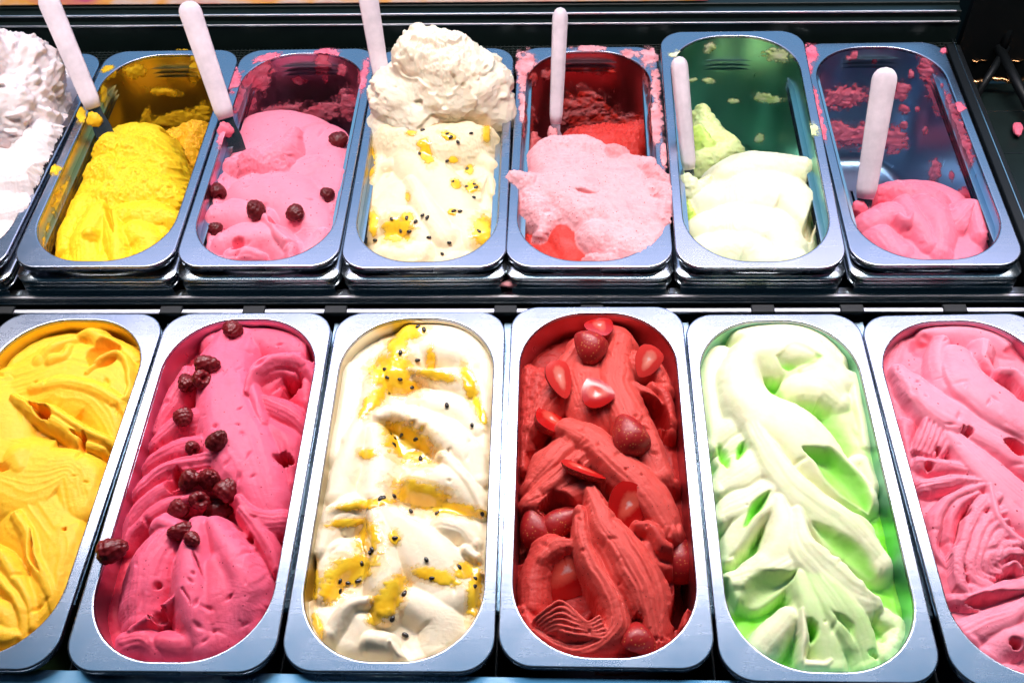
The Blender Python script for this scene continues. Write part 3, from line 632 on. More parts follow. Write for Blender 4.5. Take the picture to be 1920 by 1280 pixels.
for i in range(6):
    f = i
    t.S([(1002 + f * 5, 1158 + f * 6, 5, -4 - f), (1022 + f * 5, 1140 + f * 8, 6.5, 3 - f), (1048 + f * 3, 1124 + f * 12, 7, 7 - f * 1.2), (1078 + f * 4, 1142 + f * 9, 6.5, 5 - f), (1105 + f * 4, 1162 + f * 6, 6, 3 - f), (1126 + f * 4, 1150 + f * 8, 6, 2 - f)], 6, 2, k=.3, mix=0)
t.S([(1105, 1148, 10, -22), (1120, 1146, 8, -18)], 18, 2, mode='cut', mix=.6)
t.S([(1248, 1130, 12, -6), (1240, 1170, 14, -8), (1228, 1210, 14, -12)], 8, 2, lip=1.5, frill=.2, mix=0)
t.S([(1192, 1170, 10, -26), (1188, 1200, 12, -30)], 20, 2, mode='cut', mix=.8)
t.S([(1290, 1140, 8, -8), (1284, 1170, 8, -10)], 5, 2, rough=.3, mix=.34)
t.low([(1000, 650, 26), (1040, 615, 20)], -60)
t.low([(1245, 640, 18), (1262, 690, 8)], -50)
t.low([(1272, 1090, 18), (1276, 1150, 16), (1258, 1200, 12)], -66)
t.low([(985, 1000, 10), (978, 1060, 9)], -46)
F4 = t; t.build(M['straw'], 'red strawberry ice cream with speckles and ridged swirls under strawberry pieces', group=GF, fine=.45, pits=110)

t = Tub('F5', -26, 505); t.cf = .05; t.kk = 6.0; t.xb = 12
t.X += .9  # green base and cuts put the shade of hollows into the colour
t.S([(1345, 660, 36, -8), (1345, 740, 40, -8), (1355, 810, 34, -11)], 8, 3, mix=.1)
t.S([(1560, 720, 34, -10), (1600, 790, 34, -13), (1640, 880, 26, -16)], 8, 3, mix=.4)
t.S([(1605, 700, 18, -6), (1616, 760, 15, -7), (1628, 830, 15, -11)], 7, 3, lip=1, mix=.08)
t.S([(1615, 860, 20, -9), (1640, 900, 20, -12)], 7, 2.5, mix=.08)
t.S([(1395, 616, 26, -4), (1460, 606, 36, -1), (1530, 622, 38, -2), (1572, 660, 30, -6)], 9, 3, mix=.03)
t.S([(1430, 650, 40, 3), (1510, 650, 50, 4), (1560, 700, 46, 0)], 9, 3, k=3, mix=.03)
# hollow inside the top curl
t.S([(1455, 680, 20, -6), (1475, 694, 26, -15), (1520, 678, 22, -6), (1545, 670, 10, 0)], 15, 1.6, mode='cut', mix=.9)
t.S([(1480, 700, 9, -6), (1505, 690, 10, -3), (1530, 682, 8, 0)], 5, 2, mix=.45)
t.S([(1500, 715, 30, -2), (1545, 715, 36, 1), (1580, 745, 26, -5)], 8, 3, k=3, st=.5, mix=.05)
# left petals, one over the other
t.S([(1405, 780, 26, -1), (1370, 800, 30, -5), (1338, 825, 22, -12)], 8, 3, st=.7, mix=.04)
t.S([(1415, 815, 26, 0), (1378, 835, 26, -6), (1352, 860, 18, -16)], 7, 4, st=.7, tilt=3, mix=.06)
t.S([(1432, 850, 36, 2), (1388, 880, 44, -1), (1350, 905, 28, -9)], 8, 4, st=.5, tilt=2, mix=.03)
t.S([(1448, 905, 24, 2), (1395, 935, 34, -2), (1352, 960, 26, -9)], 8, 4, st=.6, tilt=3, mix=.03)
t.S([(1452, 930, 18, 2), (1408, 962, 24, -1), (1375, 1010, 24, -8), (1362, 1040, 18, -13)], 8, 4, st=.5, tilt=4, mix=.05)
t.S([(1345, 830, 10, -14), (1350, 862, 8, -24), (1362, 890, 5, -14)], 14, 1.4, mode='cut', mix=1)
t.S([(1378, 872, 6, -10), (1388, 850, 7, -16), (1398, 830, 4, -8)], 12, 1.4, mode='cut', mix=1)
t.S([(1440, 930, 6, -8), (1415, 962, 8, -16), (1390, 1000, 5, -12)], 14, 1.3, mode='cut', mix=.9)
t.S([(1409, 780, 4, -8), (1413, 800, 4, -10)], 12, 1.5, mode='cut', mix=.9)
# first long sheet: rounds over from the top curl and runs down to the right
t.S([(1420, 632, 30, 1), (1390, 680, 38, 7), (1412, 745, 48, 10), (1485, 795, 58, 10), (1560, 868, 50, 3), (1625, 925, 30, -7)], 11, 3.4, tilt=1.5, mix=.0)
t.S([(1400, 650, 28, 5), (1460, 640, 34, 5), (1520, 655, 24, 2)], 8, 3, k=4, mix=.0)
# second long sheet, crisp upper edge over a green hollow
t.S([(1500, 850, 14, -4), (1545, 880, 26, -12), (1590, 925, 30, -18), (1630, 965, 26, -22)], 14, 2, mode='cut', mix=.75)
t.S([(1412, 792, 20, 6), (1450, 865, 32, 8), (1508, 930, 40, 7), (1585, 990, 44, 2), (1645, 1050, 34, -7)], 9, 4, tilt=4.5, st=.7, sf=4, mix=.05)
t.S([(1590, 960, 12, 2), (1622, 980, 18, -3), (1642, 1010, 14, -8)], 7, 3, lip=1, mix=.2)
# lower sheets
t.S([(1462, 935, 20, 4), (1472, 985, 30, 6), (1455, 1035, 32, 3), (1415, 1062, 26, -3)], 9, 3, mix=.02)
t.S([(1480, 1030, 36, 3), (1430, 1066, 36, 1), (1368, 1082, 24, -8)], 8, 4, st=.8, tilt=2, frill=.1, mix=.08)
t.S([(1520, 985, 12, -4), (1575, 1035, 24, -11), (1630, 1085, 26, -17), (1650, 1110, 16, -20)], 13, 2, mode='cut', mix=.7)
t.S([(1490, 955, 14, 5), (1503, 1020, 34, 9), (1550, 1072, 48, 6), (1608, 1115, 38, -1), (1642, 1130, 18, -8)], 9, 4, tilt=4.5, st=.9, sf=4, frill=.12, mix=.06)
t.S([(1515, 1060, 24, 5), (1570, 1130, 44, 4), (1610, 1200, 40, -5), (1622, 1238, 30, -11)], 9, 4, tilt=2, st=.9, mix=.34)
t.S([(1498, 1075, 20, 5), (1520, 1130, 26, 4), (1545, 1190, 34, -2), (1560, 1238, 34, -8)], 10, 3, k=1.5, mix=.28)
t.S([(1478, 1060, 26, 2), (1415, 1092, 32, -4), (1370, 1112, 20, -13)], 8, 3, mix=.22)
t.S([(1490, 1080, 8, -8), (1430, 1120, 30, -15), (1385, 1165, 24, -22)], 12, 2, mode='cut', mix=.35)
t.S([(1482, 1150, 24, -1), (1448, 1190, 30, -5), (1425, 1225, 24, -11)], 8, 3, k=3, st=.5, mix=.04)
t.S([(1500, 1175, 7, -14), (1502, 1208, 13, -34), (1504, 1236, 8, -24)], 22, 1.5, mode='cut', mix=1)
t.S([(1508, 1140, 8, 4), (1513, 1190, 9, 2), (1508, 1235, 10, -4)], 8, 2, mix=.03)
t.S([(1560, 1150, 6, -2), (1590, 1180, 7, -8), (1600, 1210, 4, -8)], 8, 1.5, mode='cut', mix=.5)
t.S([(1515, 1242, 12, -5), (1545, 1244, 10, -5), (1560, 1236, 7, -6)], 6, 2, lip=1, mix=.05)
t.S([(1635, 1232, 8, -22), (1632, 1250, 14, -30)], 16, 1.6, mode='cut', mix=.8)
t.S([(1660, 1150, 24, -14), (1690, 1172, 24, -15), (1668, 1225, 30, -14)], 9, 2.4, st=1, rough=.35, mix=.2)
t.S([(1650, 1180, 8, -24), (1650, 1215, 8, -26)], 14, 1.5, mode='cut', mix=.8)
t.low([(1660, 980, 12), (1676, 1040, 16), (1686, 1090, 16)], -52)
t.low([(1340, 630, 18), (1365, 608, 12)], -30)
t.low([(1585, 640, 14), (1615, 690, 10)], -40)
t.low([(1352, 1110, 12), (1372, 1160, 10)], -26)
F5 = t; t.build(M['lime'], 'creamy white ice cream in smooth folded sheets, green shade painted into hollows', group=GF, fine=.08, blur=2, pits=14)

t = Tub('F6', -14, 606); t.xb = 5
t.X += .25  # valleys tinted deeper as painted shade
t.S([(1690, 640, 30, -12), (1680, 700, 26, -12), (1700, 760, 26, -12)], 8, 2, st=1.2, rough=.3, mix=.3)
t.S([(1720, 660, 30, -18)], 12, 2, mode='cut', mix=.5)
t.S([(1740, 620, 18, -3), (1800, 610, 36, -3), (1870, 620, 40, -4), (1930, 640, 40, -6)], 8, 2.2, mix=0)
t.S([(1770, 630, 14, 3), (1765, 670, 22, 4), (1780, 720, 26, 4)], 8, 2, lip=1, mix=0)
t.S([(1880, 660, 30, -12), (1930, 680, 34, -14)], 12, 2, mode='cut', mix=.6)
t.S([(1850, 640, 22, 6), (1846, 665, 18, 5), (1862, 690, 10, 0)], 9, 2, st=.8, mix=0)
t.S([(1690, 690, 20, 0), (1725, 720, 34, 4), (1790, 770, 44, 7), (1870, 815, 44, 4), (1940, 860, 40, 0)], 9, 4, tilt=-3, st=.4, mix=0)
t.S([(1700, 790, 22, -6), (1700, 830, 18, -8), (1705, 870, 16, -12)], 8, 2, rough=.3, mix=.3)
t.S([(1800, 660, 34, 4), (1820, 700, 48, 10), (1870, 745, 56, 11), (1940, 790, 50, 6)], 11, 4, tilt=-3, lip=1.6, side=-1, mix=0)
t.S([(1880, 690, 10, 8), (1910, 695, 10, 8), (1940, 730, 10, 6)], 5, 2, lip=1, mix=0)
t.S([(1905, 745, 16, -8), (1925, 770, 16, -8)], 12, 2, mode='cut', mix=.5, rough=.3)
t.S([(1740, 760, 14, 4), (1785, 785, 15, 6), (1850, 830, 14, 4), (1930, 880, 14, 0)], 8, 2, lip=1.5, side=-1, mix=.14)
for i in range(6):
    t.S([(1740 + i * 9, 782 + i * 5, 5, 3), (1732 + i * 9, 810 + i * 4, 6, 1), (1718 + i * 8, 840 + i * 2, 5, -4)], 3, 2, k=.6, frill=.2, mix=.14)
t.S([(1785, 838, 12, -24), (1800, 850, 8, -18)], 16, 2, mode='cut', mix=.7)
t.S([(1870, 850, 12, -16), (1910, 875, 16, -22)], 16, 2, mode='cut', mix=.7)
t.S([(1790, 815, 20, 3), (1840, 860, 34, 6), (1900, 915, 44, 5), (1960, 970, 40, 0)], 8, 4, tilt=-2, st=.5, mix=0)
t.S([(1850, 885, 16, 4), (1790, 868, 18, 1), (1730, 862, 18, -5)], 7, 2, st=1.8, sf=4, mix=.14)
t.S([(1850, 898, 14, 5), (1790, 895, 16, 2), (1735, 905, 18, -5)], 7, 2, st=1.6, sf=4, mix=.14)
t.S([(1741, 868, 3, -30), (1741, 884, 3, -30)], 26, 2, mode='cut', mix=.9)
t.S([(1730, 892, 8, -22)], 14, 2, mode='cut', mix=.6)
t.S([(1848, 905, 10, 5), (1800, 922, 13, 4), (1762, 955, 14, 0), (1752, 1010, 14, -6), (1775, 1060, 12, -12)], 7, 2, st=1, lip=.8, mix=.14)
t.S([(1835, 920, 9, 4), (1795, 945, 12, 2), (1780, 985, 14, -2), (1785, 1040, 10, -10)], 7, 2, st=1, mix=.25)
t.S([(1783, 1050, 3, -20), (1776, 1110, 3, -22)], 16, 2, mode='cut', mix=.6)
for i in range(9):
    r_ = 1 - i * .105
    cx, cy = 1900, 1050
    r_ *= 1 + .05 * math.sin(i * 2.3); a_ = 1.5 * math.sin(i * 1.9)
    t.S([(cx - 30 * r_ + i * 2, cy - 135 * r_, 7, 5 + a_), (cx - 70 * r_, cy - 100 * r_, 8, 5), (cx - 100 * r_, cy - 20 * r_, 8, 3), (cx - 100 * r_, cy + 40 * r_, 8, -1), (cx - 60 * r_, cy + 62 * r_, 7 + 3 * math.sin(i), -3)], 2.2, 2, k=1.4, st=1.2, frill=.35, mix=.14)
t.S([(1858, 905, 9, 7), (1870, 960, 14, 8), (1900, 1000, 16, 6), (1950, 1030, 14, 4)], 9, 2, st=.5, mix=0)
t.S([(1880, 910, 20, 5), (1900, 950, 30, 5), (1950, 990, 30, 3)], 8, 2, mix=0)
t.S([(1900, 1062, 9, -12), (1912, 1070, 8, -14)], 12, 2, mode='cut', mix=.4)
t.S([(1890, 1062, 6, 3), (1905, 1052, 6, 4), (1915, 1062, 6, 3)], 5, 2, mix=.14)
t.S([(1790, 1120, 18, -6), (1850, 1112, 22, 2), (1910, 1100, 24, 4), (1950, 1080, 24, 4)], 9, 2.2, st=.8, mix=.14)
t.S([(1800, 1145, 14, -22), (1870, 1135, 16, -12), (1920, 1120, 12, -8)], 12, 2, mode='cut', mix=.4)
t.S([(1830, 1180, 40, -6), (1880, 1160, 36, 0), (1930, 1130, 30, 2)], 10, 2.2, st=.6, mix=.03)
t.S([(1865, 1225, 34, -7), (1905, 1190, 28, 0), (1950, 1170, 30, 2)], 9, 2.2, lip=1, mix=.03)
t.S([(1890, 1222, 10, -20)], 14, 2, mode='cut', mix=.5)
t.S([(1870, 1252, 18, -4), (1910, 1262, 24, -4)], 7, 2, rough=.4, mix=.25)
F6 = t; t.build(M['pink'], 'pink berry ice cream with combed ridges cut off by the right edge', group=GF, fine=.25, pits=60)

# ---------------------------------------------------------------- back row: tubs people have been served from
t = Tub('B1', -10, 711, over=5)
t.S([(60, 230, 50, 22), (40, 280, 50, 16), (10, 300, 60, 16)], 22, 2.2, rough=.6, k=3)
t.S([(-40, 300, 70, 18), (30, 310, 50, 20), (70, 300, 24, 8)], 18, 2.4, rough=.25, k=2, st=.8)
t.S([(-40, 370, 60, 8), (20, 370, 44, 8), (45, 360, 20, 0)], 16, 2.4, rough=.2, st=.8)
t.S([(-30, 430, 60, -2), (0, 420, 40, -2)], 10, 2.4, rough=.2)
B1 = t; t.build(M['white'], 'white ice cream heaped high at the left end of the back row', group=GB)
scoop(t, -10, 200, 10, [(0, 0, 0, 66), (26, -14, 4, 48), (30, 20, 20, 44), (0, 10, 46, 44), (36, 2, -10, 40), (-30, 10, 30, 50)], M['white'], 95, 6.5)

t = Tub('B2', -140, 722)
t.S([(240, 262, 70, -16), (235, 330, 90, -12), (215, 400, 100, -14), (210, 470, 100, -18)], 12, 5, rough=.7, k=3)
t.S([(200, 258, 30, -4), (250, 270, 34, -4), (300, 300, 28, -8)], 12, 2.2, rough=1.2, k=5)
t.S([(190, 300, 34, -3), (240, 320, 44, -2), (300, 350, 34, -6)], 11, 2.2, rough=1.1, k=5)
t.S([(200, 350, 34, -6), (250, 350, 30, -4), (290, 345, 30, -6)], 10, 2.2, rough=1.1, k=5)
t.S([(230, 390, 32, -4), (280, 390, 36, -4), (315, 400, 24, -8)], 10, 2.2, rough=.6, k=1)
t.S([(150, 370, 26, -12), (130, 420, 26, -16), (120, 460, 20, -20)], 10, 2.2, rough=.3, k=1)
t.S([(180, 385, 28, -6), (160, 430, 34, -8), (160, 475, 34, -14)], 11, 2.2, rough=.2, st=.7, k=.6)
t.S([(205, 395, 20, -6), (215, 440, 24, -6), (220, 480, 24, -12)], 10, 2.2, rough=.2, st=.7, k=.6)
t.S([(250, 420, 30, -6), (270, 440, 34, -8), (270, 470, 30, -14)], 10, 2.2, rough=.4, k=.6)
t.S([(165, 430, 14, -3)], 6, 2, rough=.5, k=.6)
t.S([(300, 430, 24, -14), (280, 470, 24, -18)], 9, 2, rough=.7, st=1)
t.S([(202, 385, 4, -20), (212, 425, 4, -22), (222, 455, 3, -20)], 10, 1.6, mode='cut')
t.S([(290, 255, 30, -52), (330, 245, 34, -50), (365, 230, 30, -42), (340, 280, 30, -56)], 16, 2, rough=1.4, k=2, mix=.8)
t.low([(130, 330, 22), (108, 400, 14), (96, 440, 10), (84, 470, 8)], -60)
t.low([(330, 300, 8)], -70)
B2 = t; t.build(M['mango2'], 'crumbly yellow mango ice cream, half scooped out of its back row pan', group=GB, rim=-6)

t = Tub('B3', -140, 733)
t.S([(500, 270, 120, -20), (490, 360, 130, -16), (480, 450, 130, -18)], 10, 5, k=3)
t.S([(420, 300, 26, -14), (405, 350, 24, -12), (400, 400, 26, -14)], 9, 2, rough=.4, st=.8, mix=.05)
t.S([(590, 250, 50, -12), (610, 320, 44, -10), (610, 380, 34, -12)], 10, 2.4, mix=0)
t.S([(560, 310, 40, -8), (600, 300, 34, -8), (635, 320, 20, -12)], 8, 2.2, lip=1, st=.6, mix=.02)
t.S([(430, 300, 24, -6), (480, 285, 44, 4), (530, 265, 34, 6), (550, 240, 20, -2)], 16, 2.2, rough=.6, st=.6, k=.8, mix=.05)
t.S([(470, 285, 26, 6), (520, 290, 26, 2)], 8, 2, rough=1.0, k=1, mix=.25)
t.S([(470, 345, 50, -3), (530, 350, 60, 0), (580, 400, 44, -4), (590, 450, 34, -12)], 12, 2.4, k=1, mix=0)
t.S([(400, 390, 26, -6), (440, 385, 34, -4), (490, 400, 30, -3)], 9, 2.2, mix=.02)
t.S([(420, 440, 30, -6), (450, 430, 40, -2), (500, 430, 34, 0), (540, 460, 34, -8)], 11, 2.2, mix=0)
t.S([(495, 400, 10, 2), (515, 425, 12, 4), (540, 450, 13, 0), (545, 480, 13, -8)], 8, 2, st=1, lip=1, mix=0)
t.S([(510, 420, 6, -12), (520, 440, 6, -14)], 12, 1.8, mode='cut', mix=.4)
t.S([(430, 470, 16, -6), (460, 466, 14, -5), (490, 475, 10, -8)], 7, 2, lip=1.5, mix=.05)
t.S([(450, 474, 14, -18)], 10, 2, mode='cut', mix=.6)
t.S([(385, 410, 10, -16), (392, 430, 10, -18), (400, 460, 10, -22)], 7, 2, rough=.9, mix=.5)
t.S([(600, 430, 26, -8), (570, 470, 30, -14)], 9, 2.2, st=.6, mix=.02)
t.S([(430, 250, 24, -46), (470, 240, 20, -46)], 16, 2, rough=.8, mix=.8)
B3 = t; t.build(M['rasp2'], 'light pink raspberry ice cream with a few raspberries in the back row', group=GB, rim=-5, pits=30)

t = Tub('B4', -40, 744, over=3)
t.S([(790, 250, 130, -14), (800, 340, 120, -10), (810, 440, 110, -16)], 10, 5, k=3)
t.S([(715, 250, 30, -6), (720, 300, 26, -10), (710, 350, 26, -14)], 9, 2.2, st=.5)
t.S([(900, 250, 34, -8), (900, 330, 30, -12), (910, 400, 26, -14)], 9, 2.2, st=.5)
t.S([(740, 250, 34, 2), (780, 290, 44, 5), (840, 360, 48, 3), (880, 430, 40, -8)], 13, 2.4, k=.6)
t.S([(830, 250, 40, 2), (880, 270, 30, 0), (915, 300, 20, -6)], 9, 2.2, k=2)
t.S([(730, 300, 18, -2), (710, 310, 14, -4), (700, 340, 14, -10)], 8, 2, lip=1.6, mix=.05)
t.S([(725, 335, 12, -12), (735, 320, 10, -10)], 10, 2, mode='cut', mix=.5)
t.S([(770, 330, 20, 2), (800, 380, 26, 4), (830, 430, 26, 0)], 9, 2.2, st=.4)
t.S([(750, 350, 34, -4), (720, 390, 34, -8), (705, 420, 24, -14)], 9, 2.2)
t.S([(890, 350, 28, -4), (912, 330, 14, -6), (925, 360, 10, -10)], 8, 2, lip=1)
t.S([(880, 400, 30, -5), (900, 430, 24, -10)], 9, 2.2, lip=1)
t.S([(735, 400, 30, -4), (760, 395, 34, -2), (790, 420, 30, -3), (790, 460, 34, -8)], 11, 2.2)
t.S([(720, 465, 20, -8), (770, 462, 34, -5), (800, 455, 14, -6)], 8, 2.2, lip=1)
t.S([(830, 430, 44, -3), (840, 470, 44, -12)], 11, 2.3)
t.S([(730, 238, 36, 10), (800, 246, 50, 16), (880, 238, 46, 14), (915, 240, 20, 4)], 16, 2.2, rough=.4, k=5)
B4 = t; t.build(M['cream2'], 'cream ice cream with a big ragged scoop dumped on top at the back', group=GB, fine=.3)
scoop(t, 826, 180, 12, [(0, 0, 0, 48), (-16, 6, 46, 32), (6, 6, 28, 42), (38, 2, 6, 40), (-36, -6, 2, 38), (-54, -26, -26, 26), (52, -10, -16, 28), (-20, -26, -14, 34)], M['scoop'], 93, 4.6)

t = Tub('B5', -140, 755, over=13)
t.X += .9
t.S([(1110, 440, 130, -22), (1080, 470, 110, -24)], 10, 4, k=3, mix=1, rough=.3)
t.S([(1020, 420, 60, -20), (1060, 470, 70, -18), (1100, 470, 40, -16)], 10, 2.4, rough=.25, mix=1, st=1)
t.S([(1060, 430, 34, -10), (1075, 470, 40, -14)], 9, 2.3, mix=1, rough=.15)
t.S([(1100, 250, 60, -40), (1160, 250, 70, -40), (1210, 230, 30, -36)], 22, 2.4, rough=1.0, mix=1, k=2)
t.S([(1000, 250, 16, -30), (990, 290, 14, -34)], 14, 2, rough=1, mix=.7)
t.S([(1050, 280, 70, 2), (1110, 330, 120, 6), (1170, 380, 90, 6), (1180, 440, 70, 2)], 22, 4.5, rough=.7, k=3, mix=.04)
t.S([(1040, 262, 34, 4), (1090, 262, 34, 7), (1150, 290, 34, 5), (1215, 300, 30, 2)], 12, 2.2, rough=.8, mix=.03, k=2)
t.S([(990, 330, 34, 2), (1010, 380, 34, 2), (1020, 420, 18, -6)], 13, 2.2, rough=.7, mix=.05, k=2)
t.S([(1000, 340, 40, 4), (1060, 340, 50, 8), (1100, 380, 44, 6)], 12, 2.4, rough=.45, mix=.02, k=3)
t.S([(1030, 400, 18, -2), (1015, 430, 14, -8)], 9, 2, rough=.6, mix=.05)
t.S([(1130, 330, 50, 8), (1190, 350, 50, 7), (1235, 350, 30, 4)], 12, 2.3, rough=.6, mix=.03, k=2)
t.S([(1120, 420, 40, 4), (1180, 450, 44, 4), (1200, 480, 34, -2)], 14, 2.3, rough=.5, mix=.05, k=2)
t.S([(1220, 310, 26, 4), (1245, 330, 24, 6), (1250, 350, 16, 3)], 12, 2, rough=1.0, mix=.25, k=1)
t.S([(1230, 390, 34, 4), (1225, 440, 30, 2), (1200, 480, 24, -2)], 13, 2.2, rough=.5, mix=.05, k=2)
t.S([(962, 322, 18, 7), (990, 330, 26, 9)], 10, 2, rough=.8, mix=.0, k=1)
t.S([(1225, 345, 34, 8), (1252, 352, 22, 8), (1240, 400, 26, 6)], 10, 2.2, rough=.9, mix=.1, k=2)
t.S([(1075, 362, 5, 2), (1095, 368, 5, -1), (1118, 366, 4, 2)], 6, 1.5, mode='cut', mix=.3)
t.S([(1110, 478, 18, -2), (1150, 482, 20, -1)], 9, 2, rough=.8, mix=.25)
t.S([(1150, 280, 26, 8)], 6, 2, rough=1.0, mix=.3)
B5 = t; t.build(M['straw2'], 'pale pink strawberry ice cream slumped over its pan edge, deep red underneath', group=GB)

t = Tub('B6', -140, 766)
t.X += .35
t.S([(1420, 330, 90, -16), (1420, 400, 110, -18), (1410, 470, 100, -24)], 14, 4, k=3, mix=.05)
t.S([(1370, 312, 34, -12), (1420, 300, 50, -8), (1480, 300, 40, -10), (1520, 300, 24, -14)], 14, 2.2, rough=.25, k=2, mix=.1)
t.S([(1350, 360, 44, -12), (1400, 350, 60, -4), (1470, 350, 60, -6), (1510, 400, 30, -14)], 13, 2.3, k=2, mix=.02)
t.S([(1330, 410, 40, -14), (1390, 400, 60, -5), (1450, 420, 60, -7), (1480, 470, 40, -16)], 13, 2.3, k=1, mix=.02)
t.S([(1340, 450, 40, -14), (1400, 440, 50, -9), (1440, 470, 40, -14)], 10, 2.3, k=1, mix=.02)
t.S([(1290, 330, 20, -16), (1310, 345, 24, -18), (1330, 330, 14, -20)], 12, 2, rough=.9, k=1, mix=.2)
t.S([(1295, 380, 16, -28), (1300, 410, 18, -30), (1310, 440, 14, -34)], 10, 2, rough=1.0, mix=.8)
t.S([(1318, 196, 18, -58), (1336, 238, 34, -62), (1372, 262, 26, -66), (1318, 286, 30, -50)], 16, 2.2, rough=.7, k=2, mix=.45)
t.S([(1310, 236, 16, -48), (1330, 262, 18, -52)], 10, 2, rough=.6, mix=.75)
t.low([(1520, 420, 8), (1505, 470, 9)], -50)
B6 = t; t.build(M['lime2'], 'smooth white and lime ice cream at the near end of its tilted pan', group=GB, rim=-8, fine=.15)

t = Tub('B7', -140, 777)
t.S([(1740, 390, 110, -24), (1740, 450, 120, -24)], 14, 4, k=3, rough=.2)
t.S([(1650, 350, 24, -16), (1690, 345, 34, -12), (1750, 360, 40, -12), (1770, 390, 30, -16)], 14, 2.2, rough=.5, k=1, mix=.1)
t.S([(1650, 400, 34, -14), (1680, 390, 34, -10), (1710, 420, 24, -14)], 11, 2.2, lip=1.2, st=.5)
t.S([(1700, 370, 24, -10), (1720, 400, 26, -8), (1745, 450, 22, -14)], 11, 2.2, lip=1, st=.6)
t.S([(1735, 370, 30, -10), (1765, 400, 34, -8), (1765, 460, 30, -16)], 11, 2.2, lip=1.2, st=.5)
t.S([(1800, 400, 36, -12), (1830, 380, 30, -14), (1845, 430, 26, -18)], 11, 2.2, lip=1, st=.8)
t.S([(1690, 400, 10, -6), (1705, 410, 9, -6), (1712, 398, 7, -8)], 7, 2, lip=1)
t.S([(1660, 430, 30, -16), (1690, 460, 34, -20)], 9, 2.2, st=.5)
t.S([(1850, 440, 6, -36)], 20, 2, mode='cut', mix=.9)
t.S([(1625, 390, 14, -30), (1630, 420, 14, -36)], 12, 2, rough=1, mix=.7)
t.low([(1612, 420, 12)], -50)
B7 = t; t.build(M['pink2'], 'small remainder of pink berry ice cream in the nearly empty pan', group=GB, rim=-8, fine=.25)
# ---------------------------------------------------------------- the case around the pans
box('case_floor', (-900, 900, -260, 760, -240, -230), M['black'])['kind'] = 'structure'
# back shelf: steel top with a bright front edge, dark face below it
def struct(o): o['kind'] = 'structure'; return o
sh = struct(box('back_shelf', (-900, 497, 181, 190, -22, -12), M['frame']))
box('front_edge', (-900, 900, 176.5, 180.7, -17, -11.2), M['bright'], sh)
box('rear_strip', (-900, 497, 541, 546, -22, -12), M['frame'], sh)
box('front_face', (-900, 900, 177.5, 180, -200, -17.5), M['black'], sh)
box('edge_lip', (-900, 900, 174.2, 176.2, -19.5, -16.5), M['frame'], sh)
rl = empty('front_row_rail', (0, 0, 0)); tag(rl, 'thin bright steel rail behind the front row of pans, broken by black clips', 'rail')
box('strip', (-900, 900, 151.5, 156.5, -7.5, -4.5), M['bright'], rl)
box('web', (-900, 900, 156.8, 158.2, -200, -5.5), M['black'], rl)
for x in (8, 322, 477, 630, 948, 1110, 1430, 1597, 1790):
    p = at(x, 578, -4); box('clip', (p[0] - 11, p[0] + 11, 149.5, 159.5, -8.0, -2.6), M['black'], rl)
fl = struct(box('front_ledge', (-900, 900, -262, -203.2, -24, -12), M['blue_steel']))
box('ledge_edge', (-900, 900, -226, -222, -13, -10.5), M['frame'], fl)
# bars between the pans
fx = [PANS['F%d' % i].loc[0] for i in range(1, 7)]; bx = [PANS['B%d' % i].loc[0] for i in range(1, 8)]
NTH = ('mango and raspberry', 'raspberry and cream', 'cream and strawberry', 'strawberry and lime', 'lime and pink')
for i in range(5):
    c = (fx[i] + fx[i + 1]) / 2
    o = empty('divider_bar', (c, -30, 0)); tag(o, 'bluish steel bar between the %s pans of the front row' % NTH[i], 'divider', 'bars between the front pans')
    box('bar', (-6, 6, -120, 178, -22, -15), M['blue_steel'], o); box('web', (-1.2, 1.2, -176, 178, -200, -22.3), M['black'], o)
NTB = ('white and mango', 'mango and raspberry', 'raspberry and cream', 'cream and strawberry', 'strawberry and lime', 'lime and berry')
# stepped steel frames the back pans stand in
fr = []
for e, r, z in ((5.2, 16, -11.8), (5.2, 16, -10.6), (4.6, 15.5, -10.0), (-4, 12, -10.0)): fr.append((e, r, z))
def ring(levels):
    V, F = [], []
    for (e0, e1, r, z1, z0) in levels:
        lp = [(rrect(W / 2 + e1 - 3.2, LEN / 2 + e1, r), z0), (rrect(W / 2 + e1 - 3.2, LEN / 2 + e1, r), z1 - .8), (rrect(W / 2 + e1 - 4, LEN / 2 + e1 - .8, r - .8), z1), (rrect(W / 2 + e0 - 3.2, LEN / 2 + e0, max(4, r - 6)), z1)]
        v, f = loft(lp); F.append(f + len(V)); V = v if len(V) == 0 else np.vstack([V, v])
    return V, np.concatenate(F)
FLAV = {'B1': 'white', 'B2': 'mango', 'B3': 'raspberry', 'B4': 'cream and seed', 'B5': 'red and pale pink', 'B6': 'lime', 'B7': 'nearly empty berry'}
steps = {}
for k in ('B1', 'B2', 'B3', 'B4', 'B5', 'B6', 'B7'):
    p = PANS[k]; o = empty('pan_frame', (p.loc[0], 364.0, 20.0), (0, 0, p.rot[2]))
    tag(o, 'stepped steel frame under the %s pan of the back row' % FLAV[k], 'frame', 'frames under the back pans')
    for j, lv in enumerate(((-14, 3.6, 15, -12.0, -14.2), (-14, 2.0, 14, -18.5, -20.5), (-14, 3.0, 14, -24.0, -25.8))):
        nm = 'frame_step'
        if j not in steps: steps[j] = mesh_obj(nm, *ring([lv]), M['frame'], o).data
        else:
            q = bpy.data.objects.new(nm, steps[j]); col.objects.link(q); q.parent = o
        w = (-W / 2 + 4, W / 2 - 4)
    box('skirt', (-W / 2 + 6, W / 2 - 6, -LEN / 2 - .5, -LEN / 2 + 1.0, -31.8, -12.5), M['frame'], o)
